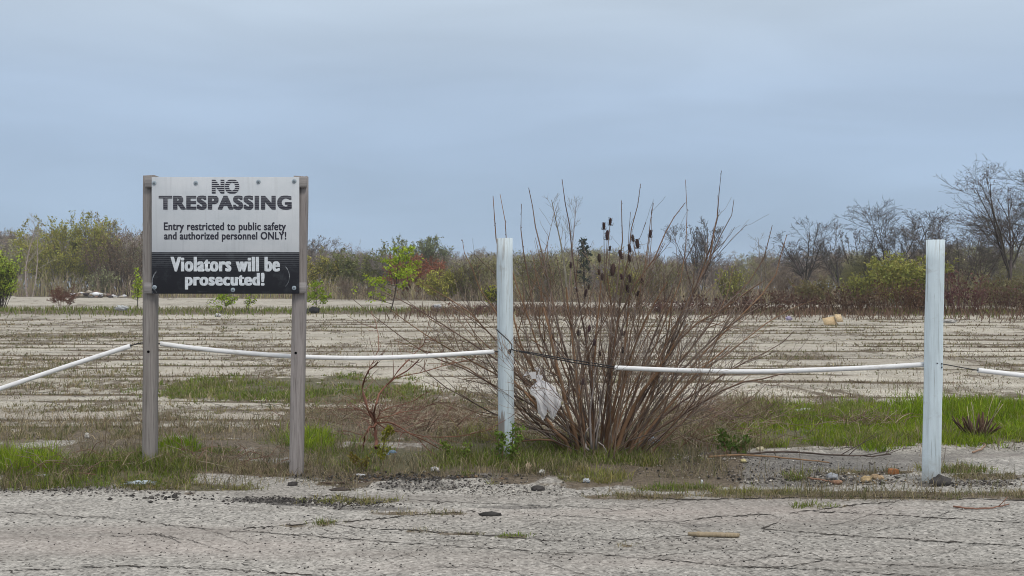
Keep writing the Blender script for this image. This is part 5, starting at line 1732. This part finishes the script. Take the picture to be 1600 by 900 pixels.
o = mb.build('wood_slat', mp_w); o.location = (X, D, ground_z(X, D) + .002); o.rotation_euler = (0, 0, -.13)
tag(o, 'tan splintered wooden slat lying on the near paving', 'wood')


def stick(label, pts, r_, col, twigs=0, seed=1):
    r3 = np.random.default_rng(seed)
    pp = []
    for (x, y) in pts:
        X, D = G(x, y); pp.append((X, D, ground_z(X, D) + r_ + .004))
    c = smooth_pts(pp, 14); org = c[0].copy()
    c = c - org; c[1:] += r3.normal(0, .004, c[1:].shape) * [1, 1, .6]
    mb = MB(); mb.tubes(c, np.linspace(r_, r_ * .5, 14), 6, np.array(col))
    if twigs:
        p_, q_ = grow(c[None], np.linspace(r_, r_ * .5, 14)[None], twigs, (.2, 1), (.12, .3), (40, 15), .1, .15, 4, .6, r3, .5)
        p_[..., 2] = np.abs(p_[..., 2])
        mb.tubes(p_, q_, 4, np.tile(np.array(col), (len(p_), 1)))
    o = mb.build('fallen_stick', M_BARK); o.location = org
    return tag(o, label, 'stick', 'fallen sticks on the paving')


stick('long orange brown fallen stick in front of the bush, right side', [(1108, 717), (1160, 714), (1220, 718), (1296, 726)], .012, (.27, .17, .10), 0, 1)
stick('long dark fallen branch behind the orange brown stick', [(1150, 713), (1230, 709), (1300, 714), (1360, 716), (1392, 713)], .011, (.085, .065, .055), 5, 2)
stick('reddish forked stick on the paving near the right edge', [(1490, 793), (1520, 796), (1555, 795), (1580, 789)], .008, (.20, .11, .08), 3, 3)
stick('dark twig lying across the tarry crack at left', [(500, 757), (540, 757), (575, 755)], .007, (.10, .07, .055), 2, 4)
stick('curved pale stick by the cut stubble at right', [(1520, 710), (1534, 705), (1540, 699), (1532, 697)], .010, (.30, .20, .14), 0, 5)
stick('pale straight dry stem lying in the left verge', [(95, 757), (115, 748), (130, 741)], .006, (.42, .36, .25), 0, 6)
stick('brown stick beside the rubble stones', [(1262, 749), (1290, 753), (1312, 756)], .010, (.22, .13, .09), 0, 7)


def litter(name, label, px, py, s, col, cat, seed, amp=.7, freq=4.0, rot=0., mat=None, lift=0.):
    r3 = np.random.default_rng(seed)
    X, D = G(px, py)
    mb = MB(); crumple(mb, (0, 0, s[2] * .6 + lift), s, r3, seed, amp, freq, 26, 14, col)
    o = mb.build(name, mat or M_FILM)
    o.location = (X, D, ground_z(X, D)); o.rotation_euler = (0, 0, rot)
    return tag(o, label, cat)


litter('plastic_scrap', 'pale blue white shredded plastic at the paving edge under the sign', 222, 762, (.19, .05, .028), (.62, .70, .75), 'litter', 11, .95, 6, 0.05)
litter('plastic_scrap', 'flat grey white plastic scrap in the left verge', 68, 752, (.09, .03, .014), (.6, .64, .66), 'litter', 12, .8, 4, .4)
litter('paper_scrap', 'torn tan paper standing in the verge right of the middle post', 826, 741, (.06, .03, .055), (.50, .40, .28), 'litter', 13, .9, 5, .3, None)
litter('crushed_bottle', 'blue crushed plastic bottle, left of the pair by the yellow shoot', 602, 718, (.045, .03, .025), (.30, .40, .52), 'litter', 14, .4, 3)
litter('crushed_bottle', 'blue crushed plastic bottle, right of the pair by the yellow shoot', 614, 715, (.05, .03, .028), (.24, .34, .46), 'litter', 15, .4, 3)
litter('plastic_scrap', 'white crushed straw wrapper on dark soil right of the wooden post', 562, 746, (.075, .02, .014), (.72, .73, .75), 'litter', 16, .6, 4, -.2)
litter('plastic_scrap', 'white scrap in the verge under the bare twigs', 690, 722, (.05, .03, .016), (.7, .7, .68), 'litter', 17, .8, 4)
litter('paper_scrap', 'pale cream paper lying in the grass left of the middle post', 722, 708, (.10, .04, .03), (.52, .47, .34), 'litter', 18, .8, 5)
litter('plastic_scrap', 'crumpled pale blue plastic under the right side of the bush', 1018, 700, (.10, .06, .05), (.50, .58, .66), 'litter', 19, .9, 5, 0, None, .03)
litter('plastic_scrap', 'grey white crumpled ball on the paving before the bush', 916, 755, (.04, .03, .026), (.6, .63, .66), 'litter', 20, .6, 4)
litter('plastic_scrap', 'white scrap in the far edge of the bright grass', 1256, 646, (.16, .06, .04), (.7, .72, .74), 'litter', 21, .8, 5)
litter('plastic_scrap', 'tiny white scrap standing in the joint grass before the bush', 1097, 756, (.014, .01, .026), (.75, .78, .82), 'litter', 22, .6, 4)
litter('paper_scrap', 'white scrap on the slabs left of the wooden sign', 136, 688, (.035, .02, .045), (.62, .6, .56), 'litter', 23, .7, 4)
litter('plastic_scrap', 'white rag on the far weedy strip left of the sign', 190, 493, (.5, .2, .17), (.68, .70, .71), 'litter', 24, .7, 4, 0, None, .25)
litter('plastic_scrap', 'white rag under the dead brambles left of the middle post', 683, 492, (.42, .2, .16), (.65, .66, .68), 'litter', 25, .8, 4, 0, None, .22)
litter('plastic_scrap', 'pale rag below the maroon thicket at right', 1484, 505, (.5, .2, .13), (.6, .58, .55), 'litter', 26, .8, 4)
litter('plastic_scrap', 'small violet white scrap left of the tan cardboard', 1233, 501, (.2, .12, .15), (.55, .5, .66), 'litter', 27, .7, 4)
litter('plastic_scrap', 'white scrap on the far weedy strip below the sign', 341, 496, (.22, .12, .13), (.7, .7, .7), 'litter', 28, .7, 4)
# cardboard
X, D = G(1302, 508)
mb = MB()
ca = R(-12)
rotm = np.array([[1, 0, 0], [0, math.cos(R(62)), -math.sin(R(62))], [0, math.sin(R(62)), math.cos(R(62))]])
mb.box((-.12, 0, .17), (.52, .38, .03), (.50, .38, .23), rotm)
mb.box((.27, -.03, .24), (.30, .34, .03), (.52, .40, .25), rotm @ np.array([[math.cos(R(20)), 0, math.sin(R(20))], [0, 1, 0], [-math.sin(R(20)), 0, math.cos(R(20))]]))
o = mb.build('cardboard_sheet', M_STONE); o.location = (X, D, ground_z(X, D)); o.rotation_euler = (0, R(-10), .1)
tag(o, 'tan folded cardboard sheet on the far weedy strip at right', 'cardboard')
# rubble heap far left
r2 = np.random.default_rng(88)
X, D = (138 - 800) / F * 160, 160
mb = MB()
for i in range(90):
    q = r2.normal(0, 1, 2) * [2.2, 1.0]
    hh_ = .75 * math.exp(-(q[0] / 2.6) ** 2) * r2.random()
    s = r2.uniform(.12, .5) * np.array([1, 1, .55])
    c = [(.36, .32, .26), (.25, .21, .16), (.55, .55, .56), (.16, .11, .085), (.06, .05, .05)][r2.integers(0, 5)]
    mb.add(rock_v(r2, s) + [q[0], q[1], hh_ + .1], ICO, c)
mb.add(rock_v(r2, (.9, .5, .35)) + [1.4, -.8, .45], ICO, (.75, .76, .78))
mb.add(rock_v(r2, (2.0, .9, .45)) + [-.6, 0, .3], ICO, (.30, .265, .2))
o = mb.build('rubble_heap', M_STONE); o.location = (X, D, ground_z(X, D))
tag(o, 'low heap of rubble and white debris before the left shrubs', 'rubble')
